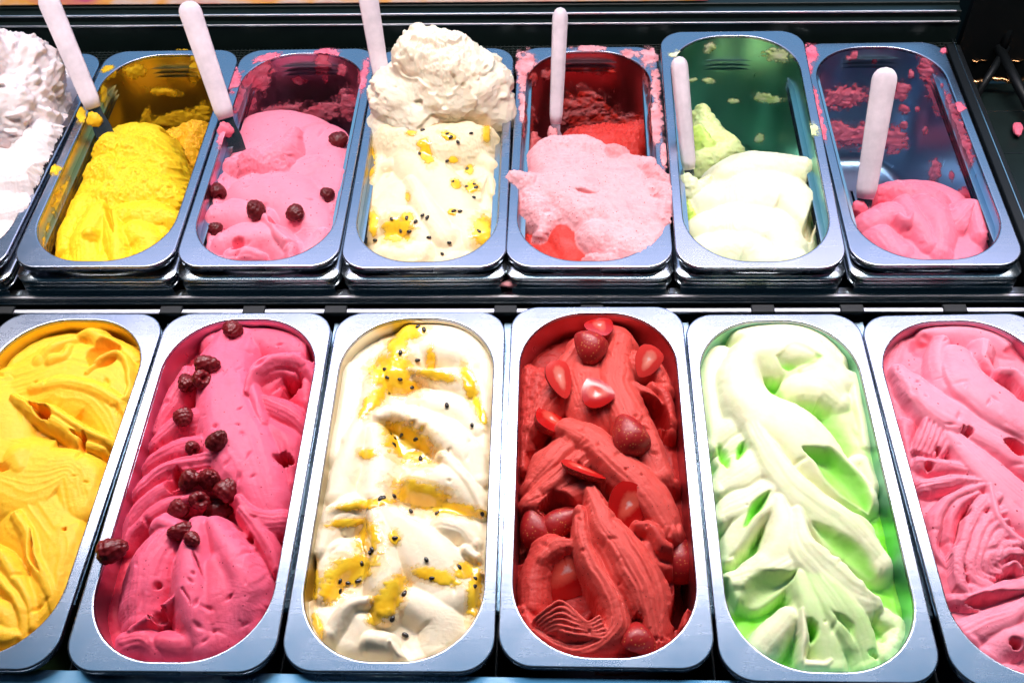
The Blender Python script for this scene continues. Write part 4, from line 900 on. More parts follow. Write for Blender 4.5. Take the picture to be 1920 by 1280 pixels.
# the rear: black vent grille, dark steps with bright steel edges, a printed strip
ang = R(-0.9)
gr = empty('vent_grille', (0, 0, 0)); tag(gr, 'black vent grille of fine bars behind the back row of pans', 'grille')
box('backing', (-900, 505, 546, 622, -230, -8), M['black'], gr)
V, F = bbox_mesh([(x, x + 1.6, 547, 574, -7.6, 3) for x in np.arange(-760, 500, 5.2)]); o = mesh_obj('grille_fins', V, F, M['darkgreen'], gr, False); o['kind'] = 'stuff'
V, F = bbox_mesh([(-760, 503, y, y + 1.4, -7.6, 4.2) for y in np.arange(548, 573, 5.0)]); o = mesh_obj('grille_crossbars', V, F, M['darkgreen'], gr, False); o['kind'] = 'stuff'
ang = R(-1.0)
st = empty('rear_step', (-80, 582, 0), (0, 0, ang)); tag(st, 'dark stepped ledge with two bright steel edges behind the pans', 'ledge')
for (y0, y1, z) in ((-8.4, .4, 33.6), (.6, 13, 41.4), (13.2, 60, 45.0)): box('tread', (-800, 580, y0, y1, -60, z), M['darkgreen'], st)
box('bright_edge', (-800, 577, -10.4, -8.6, 32.2, 34.8), M['bright'], st)
box('bright_edge', (-800, 574, -1.4, .4, 40.2, 42.8), M['bright'], st)
def print_mat():
    m, nt, p, N, L = newmat('printed_paper')
    n = noise(N, L, 5, 3, coords(N, L, (1, 3, 1))); n2 = noise(N, L, 26, 5, coords(N, L))
    mx = N.new('ShaderNodeMath'); mx.operation = 'MULTIPLY_ADD'; L.new(n2.outputs['Fac'], mx.inputs[0]); mx.inputs[1].default_value = .35; L.new(n.outputs['Fac'], mx.inputs[2])
    r = ramp(N, L, mx.outputs[0], [(.45, (.45, .10, .14)), (.56, (.60, .26, .20)), (.66, (.62, .44, .34)), (.74, (.75, .32, .04)), (.84, (.5, .07, .14))])
    L.new(r.outputs['Color'], p.inputs['Base Color']); p.inputs['Roughness'].default_value = .35; return m
pr = box('printed_strip', (-800, 290, 0, 50, 0, 2.0), print_mat())
pr.location = (-.08, .5955, .0475); pr.rotation_euler = (R(20), 0, ang)
tag(pr, 'blurred orange and pink printed strip along the top edge of the photo', 'strip')
# right-hand end of the case
sp = empty('side_bay', (0, 0, 0)); tag(sp, 'dark empty bay with black crossed bars at the right end', 'bay')
box('bay_floor', (506, 900, 180, 560, -60, -52), M['darkgreen'], sp)
for y in (330, 430, 505): box('floor_seam', (507, 900, y, y + 1.0, -51.8, -51.2), M['frame'], sp)
box('bay_wall', (512, 900, 575, 585, -60, 140), M['black'], sp)
def bar(name, a, b, r, mat, parent):
    a, b = np.array(a, float), np.array(b, float); d = b - a; d /= np.linalg.norm(d)
    e = np.cross(d, [0, 0, 1]); e /= np.linalg.norm(e) + 1e-9; f = np.cross(e, d)
    V = []; F = []; n = 8
    for q in (a, b):
        for i in range(n):
            t_ = 2 * math.pi * i / n; V.append(q + r * (math.cos(t_) * e + math.sin(t_) * f))
    for i in range(n): F.append([i, (i + 1) % n, n + (i + 1) % n, n + i])
    F += [list(range(n))[::-1], list(range(n, 2 * n))]
    return mesh_obj(name, V, F, mat, parent)
bar('cross_bar', at(1888, 88, -10), at(1828, 185, -40), 4.5, M['black'], sp)
bar('cross_bar', at(1872, 88, -10), at(1945, 230, -40), 6.0, M['black'], sp)
bar('cross_bar', at(1880, 92, -10), at(1905, 20, 30), 5.0, M['black'], sp)
for y, rr in ((112, 1.2), (150, 2.6)):  # wavy orange cords added to stand in for light reflections
    pts = [at(x, y + 3 * math.sin(x * .09) + 1.5 * math.sin(x * .31), -30) for x in range(1800, 1990, 6)]
    for i in range(0, 1):
        V = []; F = []
        for q in pts:
            for t_ in range(6): V.append((q[0], q[1] + rr * 1.6 * math.cos(t_ * math.pi / 3), q[2] + rr * math.sin(t_ * math.pi / 3)))
        for a_ in range(len(pts) - 1):
            for t_ in range(6): F.append([a_ * 6 + t_, a_ * 6 + (t_ + 1) % 6, a_ * 6 + 6 + (t_ + 1) % 6, a_ * 6 + 6 + t_])
        mesh_obj('reflection_cord', V, F, M['orange_glint'], sp)
er = empty('end_rail', (0, 0, 0)); tag(er, 'black end rail with a bright steel edge beside the right hand pan', 'rail')
box('rail_body', (484, 493, 176, 548, -12, 14), M['black'], er); box('bright_edge', (493.2, 495.2, 176, 560, 10, 13), M['frame'], er)
box('outer_rail', (495.4, 505.5, 176, 560, -60, 4), M['black'], er)
ep = box('end_panel', (0, 6, -40, 60, -60, 120), M['darkgreen']); ep.location = (.522, .630, 0); ep.rotation_euler = (0, 0, R(8)); ep['kind'] = 'structure'

# ---------------------------------------------------------------- things stuck to walls and rims
def blobmask(x, y, blobs, seed, amp=.62):
    m = np.full(x.shape, -9.0)
    for (cx, cy, rx, ry, a) in blobs:
        c, s_ = math.cos(R(a)), math.sin(R(a)); dx = (x - cx) * c + (y - cy) * s_; dy = -(x - cx) * s_ + (y - cy) * c
        m = np.maximum(m, 1 - np.hypot(dx / rx, dy / ry))
    return m + amp * fbm(x / 9, y / 7, seed, 4, .6) + amp * .25 * fbm(x / 30 + y / 4, y / 40 - x / 5, seed + 3, 3) - .06
def patch_mesh(P, Nn, m, thick, seed, mat, name, p, rough=1.0, mixb=.3, fr_=(-.06, .10), fmin=0.0, halo=1.0):
    h = thick * np.sqrt(np.clip(m * 1.6, 0, 1)) * (0.7 + .5 * rough * fbm(P[..., 0] / 6 + P[..., 1] / 8, P[..., 2] / 6 + P[..., 1] / 9, seed + 4, 4, .6)) - 0.25
    h = np.maximum(h, .06); soak = (.22 + .30 * fbm(P[..., 0] / 12 + P[..., 1] / 3, P[..., 2] / 12 - P[..., 1] / 14, seed + 12, 3)) * sstep(-.42, -.06, m)
    film_ = np.maximum(np.clip(soak, 0, .5) * halo, fmin * (m > -.06) + (1 - fmin) * sstep(*fr_, m))
    Q = P + Nn * h[..., None]; keep = m > -0.42
    fk = keep[:-1, :-1] & keep[1:, :-1] & keep[:-1, 1:] & keep[1:, 1:]
    if fk.sum() == 0: return None
    used = np.zeros(m.shape, bool); used[:-1, :-1] |= fk; used[1:, :-1] |= fk; used[:-1, 1:] |= fk; used[1:, 1:] |= fk
    nid = -np.ones(m.shape, np.int64); nid[used] = np.arange(used.sum())
    F = np.stack([nid[:-1, :-1][fk], nid[:-1, 1:][fk], nid[1:, 1:][fk], nid[1:, :-1][fk]], -1)
    o = mesh_obj(name, Q[used], F, mat, None, True, np.clip(mixb + .5 * fbm(P[..., 0] / 9, P[..., 2] / 9 + P[..., 1] / 9, seed + 8), 0, 1)[used], film_[used])
    o.location = Vector(p.loc) * MM; o.rotation_euler = p.rot; return o
def wall_smear(key, blobs, mat, label, seed, thick=2.6, mixb=.3, rough=1.0, amp=.62):
    p = PANS[key]; s_ = np.arange(0, 1, 1 / 620)
    base = rrect(HW, HL, 61, 24); seg = np.r_[0, np.cumsum(np.hypot(*np.diff(np.vstack([base, base[:1]]), axis=0).T))]; bb = np.vstack([base, base[:1]])
    su = np.interp(s_ * seg[-1], seg, bb[:, 0]); sv = np.interp(s_ * seg[-1], seg, bb[:, 1])
    nx = np.gradient(sv); ny = -np.gradient(su); nn = np.hypot(nx, ny); nx, ny = nx / nn, ny / nn      # outward
    d = np.arange(0.4, 150, 1.2); off = wall_off(d)
    P = np.stack([su[None] + nx[None] * off[:, None], sv[None] + ny[None] * off[:, None], -np.repeat(d[:, None], len(su), 1)], -1)
    Nn = np.stack([-nx[None] + 0 * off[:, None], -ny[None] + 0 * off[:, None], 0.05 + 0 * P[..., 0]], -1)
    x, y = p.px(P); m = blobmask(x, y, blobs, seed, amp)
    facing = ((p.world(P) - CAM_LOC) * (Nn @ p.M[:3, :3].T)).sum(-1) < 0
    m = np.where(facing, m, -9)
    o = patch_mesh(P, Nn, m, thick, seed, mat, 'ice_cream_smear', p, rough, mixb)
    if o: tag(o, label, 'smear', kind='stuff')
def rim_smear(key, blobs, mat, label, seed, thick=2.2, mixb=.2):
    p = PANS[key]; U, V = np.meshgrid(np.arange(-W / 2 - 2, W / 2 + 2, .9), np.arange(-LEN / 2 - 2, LEN / 2 + 2, .9))
    P = np.stack([U, V, 0 * U + .1], -1); Nn = np.zeros_like(P); Nn[..., 2] = 1
    x, y = p.px(P); m = blobmask(x, y, blobs, seed); m = np.where((sdf(U, V) > -2), m, -9)
    o = patch_mesh(P, Nn, m, thick, seed, mat, 'ice_cream_smear', p, 1.0, mixb)
    if o: tag(o, label, 'smear', kind='stuff')
wall_smear('B2', [(252, 135, 22, 13, 0), (305, 172, 30, 8, 6), (365, 130, 14, 24, 10), (205, 140, 20, 8, -30), (340, 95, 20, 8, 0), (330, 225, 70, 16, -10), (275, 215, 8, 14, 20), (120, 380, 18, 40, 20), (95, 440, 12, 30, 15), (380, 215, 16, 24, 0), (195, 175, 6, 20, 0)], M['mango2_film'], 'yellow crumbs of mango ice cream stuck to the bare pan wall', 41, 2.4)
wall_smear('B3', [(480, 140, 30, 44, 30), (455, 190, 24, 30, 0), (520, 210, 50, 14, -15), (600, 210, 50, 16, -15), (605, 120, 14, 22, 0), (560, 152, 12, 8, 0), (640, 130, 10, 12, 0), (650, 195, 20, 30, 0), (610, 145, 6, 12, 0), (680, 140, 8, 40, 8)], M['rasp2_film'], 'pink raspberry smears on the wall of the back row raspberry pan', 42, 2.0)
wall_smear('B5', [(1090, 210, 50, 40, 0), (1150, 235, 70, 26, 0), (1000, 150, 8, 14, 0), (1110, 132, 46, 8, 5), (1025, 140, 10, 12, 0), (990, 230, 14, 40, 0), (1220, 150, 14, 30, 0), (1225, 220, 14, 40, 0)], M['straw2_film'], 'red strawberry residue on the wall of the strawberry pan at the back', 43, 4.0, .8)
wall_smear('B6', [(1330, 90, 14, 8, -30), (1328, 152, 12, 6, 10), (1377, 190, 12, 5, 0), (1440, 185, 26, 9, 10), (1458, 105, 26, 12, 10), (1425, 260, 9, 10, 30), (1300, 150, 8, 4, 0)], M['lime2_film'], 'pale lime residue on the wall of the tilted lime pan', 44, 2.0)
wall_smear('B7', [(1580, 182, 44, 20, -8), (1578, 250, 34, 24, 5), (1620, 255, 26, 24, 0), (1675, 262, 26, 24, 10), (1690, 170, 16, 18, 10), (1735, 130, 14, 26, -10), (1760, 180, 18, 40, -25), (1785, 215, 14, 30, -25), (1752, 322, 12, 22, 10), (1806, 270, 14, 60, -12), (1600, 105, 12, 8, -30), (1708, 140, 6, 9, 0), (1720, 205, 5, 6, 0), (1640, 115, 5, 6, 0), (1605, 295, 18, 10, 0), (1695, 205, 10, 10, 0), (1810, 365, 14, 12, 0), (1695, 235, 8, 8, 0), (1785, 330, 6, 10, 0), (1735, 245, 6, 8, 0)], M['pink2_film'], 'pink berry scraps on the bare walls of the nearly empty pan', 45, 3.0, .05)
rim_smear('B2', [(102, 318, 13, 10, 0), (345, 88, 18, 6, 0), (150, 215, 9, 14, 0), (200, 130, 12, 5, -20)], M['mango2_film'], 'yellow crumbs on the rim of the back row mango pan', 51)
rim_smear('B3', [(500, 108, 26, 6, -15), (610, 100, 24, 8, 0), (682, 140, 8, 30, 10), (440, 150, 12, 20, 20), (420, 250, 10, 24, 20)], M['rasp2_film'], 'pink smears on the rim of the back row raspberry pan', 52)
rim_smear('B5', [(985, 120, 20, 22, 20), (980, 145, 10, 30, 0), (1105, 92, 26, 9, 0), (1180, 100, 20, 8, 10), (1215, 110, 16, 18, 0), (1230, 160, 9, 30, 0), (1232, 230, 12, 40, 0), (980, 200, 8, 30, 0), (1245, 290, 7, 26, 0)], M['straw2_film'], 'pink smears on the rim of the back row strawberry pan', 53)
rim_smear('B6', [(1266, 102, 16, 6, 0), (1520, 245, 16, 12, 0), (1290, 330, 12, 10, 0)], M['lime2_film'], 'pale scraps on the rim of the tilted lime pan', 54)
rim_smear('B7', [(1517, 105, 14, 20, 15), (1512, 130, 10, 24, 0), (1528, 195, 9, 34, -15), (1540, 235, 6, 26, -15), (1798, 202, 12, 9, 0), (1770, 95, 7, 6, 0)], M['pink2_film'], 'pink scraps on the rim of the nearly empty berry pan', 55)

# ---------------------------------------------------------------- passion fruit sauce and seeds
def sauce(tub, blobs, label, seed):
    P = tub.final; p = tub.p; x, y = p.px(P); m = blobmask(x, y, blobs, seed, .42) + .2
    m = np.where((tub.D < -1), m, -9)
    gy, gx = np.gradient(P[..., 2], STEP); n = np.sqrt(1 + gx ** 2 + gy ** 2)
    Hs = P[..., 2].copy()
    for _ in range(10):
        Hp = np.pad(Hs, 1, mode='edge'); Hs = 0.2 * Hs + 0.2 * (Hp[:-2, 1:-1] + Hp[2:, 1:-1] + Hp[1:-1, :-2] + Hp[1:-1, 2:])
    Q = P.copy(); Q[..., 2] = np.maximum(P[..., 2], Hs) + .2
    Nn = np.stack([-gx / n, -gy / n, 1 / n], -1)
    o = patch_mesh(Q, Nn, m, 1.5, seed, M['sauce'], 'passion_fruit_sauce', p, .25, .3, (-.06, .5), .1)
    if o: tag(o, label, 'sauce', kind='stuff')
sauce(F3, [(765, 622, 34, 18, -20), (745, 650, 20, 18, 0), (735, 700, 40, 40, 20), (700, 750, 40, 14, -50), (808, 675, 9, 22, 0), (820, 705, 40, 10, 10), (880, 720, 12, 36, -15), (900, 770, 8, 30, -20), (760, 725, 34, 16, 0), (765, 830, 52, 34, 30), (745, 808, 24, 18, 0), (690, 850, 18, 10, 0), (790, 930, 60, 26, 20), (860, 955, 60, 12, 10), (690, 945, 60, 9, -8), (650, 980, 40, 8, -6), (690, 1010, 22, 34, 10), (655, 1070, 60, 28, -25), (620, 1110, 24, 22, 0), (740, 1008, 12, 14, 0), (820, 1080, 46, 14, 15), (725, 1130, 40, 26, -60), (740, 1100, 30, 18, -40), (702, 1160, 14, 14, 0), (890, 1110, 14, 50, 8), (590, 1090, 9, 40, 0), (720, 612, 20, 8, -30), (596, 1170, 8, 26, -20), (870, 1070, 20, 16, 0)], 'glossy orange passion fruit sauce streaked over the front row cream ice cream', 61)
sauce(B4, [(745, 430, 28, 24, 0), (765, 408, 12, 10, 0), (800, 290, 12, 22, -20), (795, 270, 12, 9, 0), (840, 255, 16, 7, 20), (850, 300, 10, 7, 0), (880, 318, 9, 9, 0), (855, 345, 10, 9, 0), (765, 370, 5, 10, 0), (885, 350, 14, 12, 0), (905, 435, 20, 30, 0), (848, 398, 8, 6, 0), (770, 250, 10, 6, 0), (695, 300, 8, 30, 0), (912, 250, 8, 20, 0), (700, 420, 9, 26, 0)], 'yellow passion fruit sauce drops on the back row cream ice cream', 62)
rng = random.Random(5)
def ellipsoid(a, b, c, nu=14, nv=9):
    V = []; F = []
    for i in range(nv + 1):
        t_ = math.pi * i / nv
        for j in range(nu):
            f = 2 * math.pi * j / nu; V.append((a * math.sin(t_) * math.cos(f) * (1 + .18 * math.cos(f)), b * math.sin(t_) * math.sin(f), c * math.cos(t_)))
    for i in range(nv):
        for j in range(nu): F.append([i * nu + j, (i + 1) * nu + j, (i + 1) * nu + (j + 1) % nu, i * nu + (j + 1) % nu])
    return V, F
def place(o, tub, x, y, sink, yaw, lean=0.6):
    P, n = tub.surf(x, y); n = Vector(n) * lean + Vector((0, 0, 1 - lean)); n.normalize()
    q = Vector((0, 0, 1)).rotation_difference(n); o.rotation_mode = 'QUATERNION'
    o.rotation_quaternion = q @ Matrix.Rotation(yaw, 4, 'Z').to_quaternion(); o.location = Vector(P + np.array(n) * sink) * MM
seed_me = None
def seeds(tub, pts, label, group, s=1.0):
    global seed_me
    for (x, y) in pts:
        if seed_me is None:
            V, F = ellipsoid(2.9, 1.9, 1.5); o = mesh_obj('passion_fruit_seed', V, F, M['seed']); seed_me = o.data
        else: o = bpy.data.objects.new('passion_fruit_seed', seed_me); col.objects.link(o)
        place(o, tub, x, y, .9, rng.uniform(0, 6.3)); o.scale = (s * rng.uniform(.85, 1.1),) * 3
        tag(o, label, 'seed', group)
seeds(F3, [(784, 613), (795, 618), (751, 661), (782, 676), (722, 693), (726, 708), (751, 712), (772, 727), (727, 738), (838, 761), (885, 797), (731, 815), (754, 815), (735, 833), (739, 838), (737, 823), (789, 861), (781, 823), (713, 936), (719, 934), (738, 930), (771, 959), (819, 963), (904, 963), (740, 1009), (695, 1037), (698, 1030), (678, 1057), (638, 1089), (652, 1093), (637, 1107), (671, 1090), (861, 1064), (809, 1084), (758, 1114), (735, 1161), (759, 1190), (800, 1050), (890, 1085), (888, 1100)],
      'small black passion fruit seed on the cream ice cream in the front row', 'seeds on the front row cream ice cream', .95)
seeds(B4, [(773, 241), (792, 245), (838, 252), (846, 258), (859, 268), (884, 251), (787, 289), (838, 303), (876, 317), (849, 342), (875, 351), (890, 347), (893, 352), (889, 371), (850, 397), (862, 397), (734, 411), (763, 409), (780, 416), (792, 405), (801, 409), (752, 434), (767, 435), (703, 451), (805, 446), (843, 456), (830, 477), (898, 435), (930, 325)],
      'small black passion fruit seed on the cream ice cream in the back row', 'seeds on the back row cream ice cream', .9)

# ---------------------------------------------------------------- raspberries
def raspberry_mesh(seed, r=9.5, hollow=True):
    g = np.random.RandomState(seed)
    nu, nv = 44, 30; th = np.linspace(0.02, math.pi - .02, nv); ph = np.linspace(0, 2 * math.pi, nu, endpoint=False)
    T, Ph = np.meshgrid(th, ph, indexing='ij')
    D_ = np.stack([np.sin(T) * np.cos(Ph), np.sin(T) * np.sin(Ph), np.cos(T)], -1)
    C = []
    for row in range(6):
        t_ = 0.35 + row * .45; n = max(3, int(round(2 * math.pi * math.sin(t_) / .47)))
        for j in range(n): C.append((t_ + g.uniform(-.05, .05), 2 * math.pi * (j + .5 * (row % 2)) / n + g.uniform(-.08, .08)))
    C = np.array(C); Cd = np.stack([np.sin(C[:, 0]) * np.cos(C[:, 1]), np.sin(C[:, 0]) * np.sin(C[:, 1]), np.cos(C[:, 0])], -1)
    ang_ = np.arccos(np.clip(D_ @ Cd.T, -1, 1)).min(-1)
    rad = 0.80 + 0.22 * np.sqrt(np.clip(1 - (ang_ / .30) ** 2, 0, 1))
    rad = rad * (1 + (.06) * np.sin(2 * Ph + g.uniform(0, 6)) * np.sin(T) + .05 * np.sin(3 * T + g.uniform(0, 6)))
    if hollow: rad = rad * (1 - .55 * sstep(2.55, 3.0, T))
    P = D_ * rad[..., None] * r * np.array([1, 1, 1.12]); P[..., 2] *= 1 - .0 * T
    P[..., :2] *= (1.0 - .16 * D_[..., 2:3])
    idx = np.arange(nu * nv).reshape(nv, nu); nx_ = np.roll(idx, -1, 1)
    F = np.stack([idx[:-1], idx[1:], nx_[1:], nx_[:-1]], -1).reshape(-1, 4)
    return P.reshape(-1, 3), F
RB = {}
def raspberry(tub, x, y, rpx, label, dark=False, k=0, tilt=(0, 0), group='raspberries on the front row ice cream', sink=None):
    key = (k % 3, dark)
    if key not in RB:
        o = mesh_obj('raspberry', *raspberry_mesh(11 + k % 3, 10), M['raspberry_dark' if dark else 'raspberry']); RB[key] = o.data
    else: o = bpy.data.objects.new('raspberry', RB[key]); col.objects.link(o)
    P, n = tub.surf(x, y); n = np.array(n) * .5 + np.array([0, 0, .5])
    sc = rpx / 23.5 if tub.p.key[0] == 'F' else rpx / 17.5
    P = P + n / np.linalg.norm(n) * (3.6 * sc if sink is None else sink)
    if tub.p.key == 'F2' and x < 250: P = PANS['F2'].world(PANS['F2'].loc_at(x, y, 8))
    o.location = Vector(P) * MM; o.rotation_euler = (R(tilt[0]), R(tilt[1]), k * 1.7); o.scale = (sc * rng.uniform(.9, 1.08), sc * rng.uniform(.9, 1.08), sc * rng.uniform(.85, 1.12))
    tag(o, label, 'raspberry', group)
RBL = [
 (437, 623, 22, 'raspberry at the very top of the front row raspberry pan', 0, (60, 10)),
 (391, 690, 23, 'raspberry above the stacked pair in the upper left of the raspberry pan', 0, (90, 20)),
 (352, 720, 19, 'leftmost raspberry of the upper cluster in the front raspberry pan', 0, (70, 60)),
 (380, 716, 20, 'raspberry under the topmost of the upper cluster in the raspberry pan', 0, (150, 30)),
 (346, 786, 20, 'torn raspberry below the upper cluster in the front raspberry pan', 0, (100, 80)),
 (410, 829, 21, 'single dark raspberry lying alone in the middle of the raspberry pan', 1, (40, 0)),
 (361, 840, 15, 'small raspberry left of the single dark one', 0, (100, 20)),
 (356, 903, 21, 'left upper raspberry of the large middle cluster', 0, (120, 20)),
 (394, 901, 23, 'top raspberry of the large middle cluster', 0, (30, 10)),
 (429, 921, 22, 'right raspberry of the large middle cluster', 0, (70, -40)),
 (372, 940, 20, 'raspberry in the centre of the large middle cluster', 0, (140, 20)),
 (334, 957, 20, 'leftmost raspberry of the large middle cluster', 0, (130, 60)),
 (414, 960, 22, 'lower right raspberry of the large middle cluster', 0, (80, -20)),
 (393, 968, 14, 'small raspberry at the bottom of the large middle cluster', 0, (20, 20)),
 (344, 1000, 21, 'raspberry just above the front lobe of the raspberry ice cream', 0, (70, 10)),
 (362, 1014, 15, 'small raspberry touching the one above the front lobe', 0, (50, 60)),
 (210, 1031, 25, 'raspberry resting on the left rim of the front raspberry pan', 0, (80, -70))]
for k, (x, y, rp, lb, dk, tl) in enumerate(RBL): raspberry(F2, x, y, rp, lb, bool(dk), k, tl)
for k, (x, y, rp, lb, tl) in enumerate([
 (635, 268, 17, 'raspberry at the upper right of the back row raspberry pan', (60, 40)),
 (409, 362, 15, 'raspberry at the left wall of the back row raspberry pan', (80, 20)),
 (480, 398, 19, 'largest raspberry in the middle of the back row raspberry pan', (20, 0)),
 (556, 404, 16, 'raspberry right of the largest one in the back row pan', (70, 70)),
 (615, 369, 14, 'raspberry half sunk at the right wall of the back row pan', (90, 10)),
 (405, 432, 13, 'smallest raspberry at the lower left of the back row pan', (40, 30))]):
    raspberry(B3, x, y, rp, lb, True, k + 1, tl, 'raspberries on the back row ice cream')

# ---------------------------------------------------------------- strawberries
def strawberry_parts(hw, hl, hd, dome, nu=40, nv=14, notch=False):
    """half a strawberry: outline in the cut plane (hw x hl), skin bulging hd below; cut face slightly domed"""
    a = np.linspace(0, 2 * math.pi, nu, endpoint=False)
    ox = np.sin(a) * hw * (.92 + .30 * np.cos(a)); oy = np.cos(a) * hl * np.where(np.cos(a) > 0, .9, 1.12)
    ox *= 1 + .05 * np.sin(3 * a + 1); oy *= 1 - .08 * (np.cos(a) > .8)
    if notch:
        k = np.exp(-((a - 5.2) / .16) ** 2); ox *= 1 - .35 * k; oy *= 1 - .35 * k
    f = np.linspace(0, 1, 9)
    V = []; mixv = []
    for t_ in f:
        for i in range(nu):
            V.append((ox[i] * t_, oy[i] * t_, dome * (1 - t_ ** 2) - (.8 * math.exp(-(t_ / .3) ** 2)))); mixv.append(min(1, math.hypot(math.sin(a[i]) * 1.7, math.cos(a[i]) * 1.05) * t_ ** 1.2))
    F = [[i * nu + j, (i + 1) * nu + j, (i + 1) * nu + (j + 1) % nu, i * nu + (j + 1) % nu] for i in range(8) for j in range(nu)]
    V2 = []
    for t_ in np.linspace(0, math.pi / 2, nv):
        for i in range(nu): V2.append((ox[i] * math.cos(t_), oy[i] * math.cos(t_), -hd * math.sin(t_)))
    F2_ = [[i * nu + j, i * nu + (j + 1) % nu, (i + 1) * nu + (j + 1) % nu, (i + 1) * nu + j] for i in range(nv - 1) for j in range(nu)]
    return V, F, mixv, V2, F2_
def strawberry(tub, x, y, w, l, yaw, label, face='cut', pale=False, lean=(0, 0), lift=6, notch=False):
    s_ = 0.42 * 1.0
    P, n = tub.surf(x, y); hw, hl = w * .50, l * .54
    o = empty('strawberry_piece', P + np.array([0, 0, lift + 2])); o.rotation_euler = (R(lean[0] + (180 if face == 'skin' else 0)), R(lean[1]), R(yaw))
    tag(o, label, 'strawberry', 'strawberry pieces on the front row ice cream')
    V, F, mv, V2, F2_ = strawberry_parts(hw, hl, hw * (.95 if face == 'skin' else .7), hw * .10, notch=notch)
    mesh_obj('cut_face', V, F, M['sflesh_pale' if pale else 'sflesh'], o, True, mv)
    mesh_obj('skin', V2, F2_, M['sskin'], o)
for a in [
 (1124, 622, 30, 24, 20, 'strawberry slice at the top of the strawberry pan', 'cut', False, (-8, 8), 7),
 (1106, 662, 36, 32, 60, 'rounded strawberry half below the topmost slice', 'skin', False, (30, 10), 4),
 (1215, 684, 27, 30, -20, 'pale strawberry piece at the upper right of the strawberry pan', 'cut', True, (25, 25), 6),
 (1049, 717, 28, 34, 30, 'pale strawberry half at the upper left of the strawberry pan', 'cut', True, (30, 20), 7),
 (1117, 749, 31, 28, 85, 'strawberry half with its cut face up in the middle of the upper pan', 'cut', False, (8, -10), 8),
 (1034, 798, 38, 34, 75, 'dark red strawberry half on the left of the strawberry pan', 'cut', False, (25, 28), 8),
 (1181, 829, 34, 38, 25, 'strawberry lying skin side up right of centre', 'skin', False, (10, 10), 4),
 (1088, 888, 22, 38, 75, 'narrow strawberry wedge lying across the left petals', 'cut', False, (10, 40), 7),
 (1178, 958, 37, 40, -25, 'strawberry half with bright cut face below the skin side one', 'cut', False, (22, 24), 9),
 (1006, 1003, 30, 38, 10, 'dark strawberry against the left wall of the strawberry pan', 'skin', False, (10, -10), 6),
 (1056, 990, 26, 44, -65, 'long dark strawberry beside the one at the left wall', 'skin', False, (0, 0), 8),
 (1064, 1083, 52, 50, -40, 'biggest strawberry half with notched ring shaped cut face', 'cut', False, (20, 26), 13, True),
 (1268, 1080, 36, 46, 5, 'strawberry lying skin up against the right wall', 'skin', False, (0, 0), 24),
 (1192, 1218, 30, 30, 0, 'strawberry at the front rim of the strawberry pan', 'skin', False, (-30, 20), 12)]:
    strawberry(F4, *a)

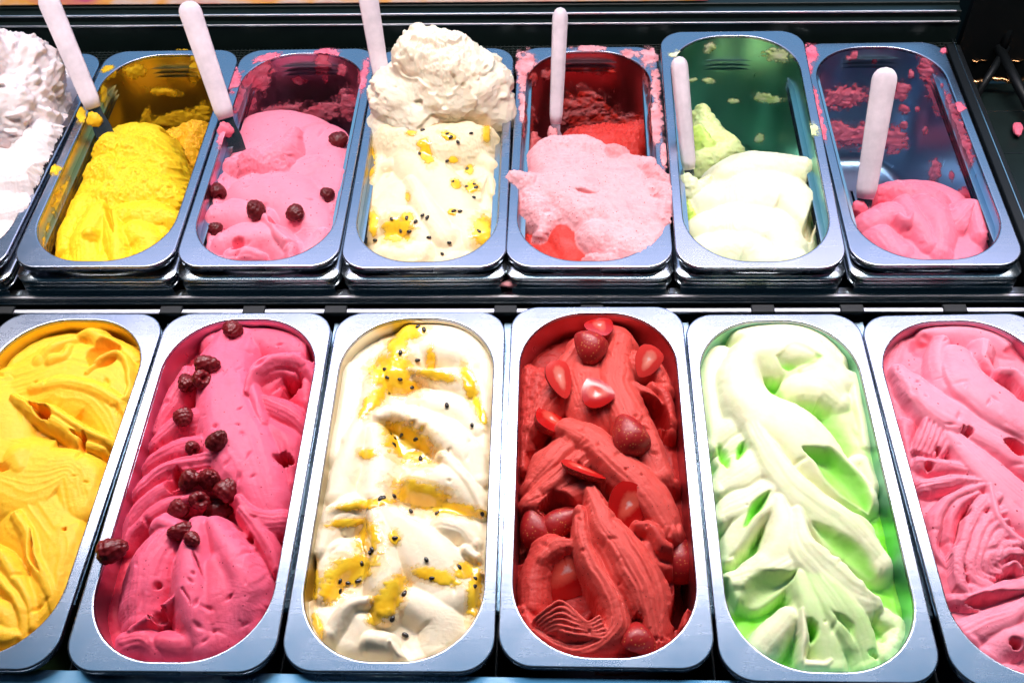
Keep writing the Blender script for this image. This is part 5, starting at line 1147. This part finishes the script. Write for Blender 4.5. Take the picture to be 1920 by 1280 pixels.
# ---------------------------------------------------------------- spatulas
def spatula(top, bot, zb, width, label, zt, roll=0.0, thick=9.0, blade=(20, 42), face=(0, -1, .6), res='mango2'):
    B = at(bot[0], bot[1], zb)
    d = at(top[0], top[1], zt) - B; Ln = np.linalg.norm(d); d /= Ln
    f = np.array(face, float); f -= d * (f @ d); f /= np.linalg.norm(f); s_ = np.cross(f, d)
    s2 = s_ * math.cos(roll) + f * math.sin(roll); f2 = np.cross(d, s2)
    root = empty('spatula', B); root.rotation_euler = Matrix(np.c_[s2, f2, d].tolist()).to_euler()
    tag(root, label, 'spatula', 'white handled spatulas standing in the back pans')
    n = 26; V = []; F = []; prof = []
    for i, t_ in enumerate(np.r_[np.linspace(0, .9, 12), .93, .955, .975, .99, 1.0]):
        k = 1.0 if t_ <= .9 else math.sqrt(max(0.0, 1 - ((t_ - .9) / .1) ** 2)) * .98 + .02
        k0 = 1.0 if t_ > .03 else .82
        hw = width / 2 * (0.82 + .18 * t_) * k * k0; ht = thick / 2 * (.9 + .1 * t_) * (k ** .6) * k0
        for j in range(n):
            a = 2 * math.pi * j / n; c, s3 = math.cos(a), math.sin(a)
            e = .55; V.append((hw * math.copysign(abs(c) ** e, c), ht * math.copysign(abs(s3) ** e, s3) * (.72 + .38 * max(0, 1 - abs(c) * 1.6)), t_ * Ln))
    m_ = len(V) // n
    for i in range(m_ - 1):
        for j in range(n): F.append([i * n + j, i * n + (j + 1) % n, (i + 1) * n + (j + 1) % n, (i + 1) * n + j])
    F.append(list(range(n))[::-1]); F.append([(m_ - 1) * n + j for j in range(n)])
    mesh_obj('handle', V, F, M['white_plastic'], root)
    bw, bh = blade; V = []; F = []
    rows = [(2, width * .30), (-8, width * .30), (-14, bw * .42), (-22, bw * .5), (-bh, bw * .5), (-bh - 3, bw * .42)]
    for z, w_ in rows: V += [(-w_, -.5, z), (w_, -.5, z), (w_, .5, z), (-w_, .5, z)]
    for i in range(len(rows) - 1):
        for j in range(4): F.append([i * 4 + j, (i + 1) * 4 + j, (i + 1) * 4 + (j + 1) % 4, i * 4 + (j + 1) % 4])
    F += [[0, 1, 2, 3], [len(V) - 1, len(V) - 2, len(V) - 3, len(V) - 4]]
    mesh_obj('blade', V, F, M['frame'], root, False)
    V, F = ellipsoid(width * .32, 5.0, 9.0, 22, 14); V = np.array(V); V *= (1 + .45 * fbm(V[:, 0] / 5 + zt, V[:, 2] / 5 + V[:, 1] / 4, int(zt), 4, .6))[:, None]; V[:, 2] -= 12; V[:, 0] += width * .12
    mesh_obj('ice_cream_residue', V, F, M[res], root, True, np.full(len(V), .25))
spatula((84, -14), (176, 203), 34, 24, 'white handled spatula leaning between the white and the mango pans', 132, .25, 11, res='mango2')
spatula((350, 2), (424, 222), 32, 25, 'white handled spatula standing in the back row raspberry pan', 132, .25, 11, res='rasp2')
spatula((688, -18), (716, 150), 44, 22, 'white spatula beside the big cream scoop, its top out of the photo', 128, .35, 11, res='cream2')
spatula((1051, 14), (1042, 232), 12, 17, 'narrow white spatula standing in the back row strawberry pan', 116, .2, 14, res='straw2')
spatula((1272, 106), (1292, 318), 10, 18, 'white spatula standing against the left wall of the lime pan', 102, .4, 15, res='lime2')
spatula((1662, 126), (1622, 372), 4, 25, 'white handled spatula standing in the nearly empty berry pan', 112, -.25, 13, res='pink2')

# ---------------------------------------------------------------- crumbs dropped on the case
def crumb_mesh(seed):
    V, F = ellipsoid(4.5, 3.2, 2.0, 16, 10); V = np.array(V); V *= (1 + .35 * fbm(V[:, 0] / 2 + seed * 7, V[:, 1] / 2 + V[:, 2] / 2, seed))[:, None]; return V, F
for k, (x, y, z, s_, mt, lb) in enumerate([
 (1188, 46, 26, 1.3, 'straw2', 'pink crumb on the dark ledge above the strawberry pan'),
 (730, 32, 30, 1.5, 'rasp2', 'pink smear of ice cream on the upper bright edge'),
 (735, 47, 24, 1.4, 'rasp2', 'pink smear of ice cream on the lower bright edge'),
 (960, 531, -4, 1.6, 'straw2', 'pale pink crumb on the back shelf between the cream and strawberry pans'),
 (1908, 241, -46, 1.8, 'pink2', 'pink crumb on the dark floor at the right edge')]):
    o = mesh_obj('ice_cream_crumb', *crumb_mesh(k + 3), M[mt], None, True, np.full(16 * 11, .2))
    o.location = Vector(at(x, y, z)) * MM; o.scale = (s_ * 1.5, s_, s_); o.rotation_euler = (0, 0, k * 1.1)
    tag(o, lb, 'crumb')
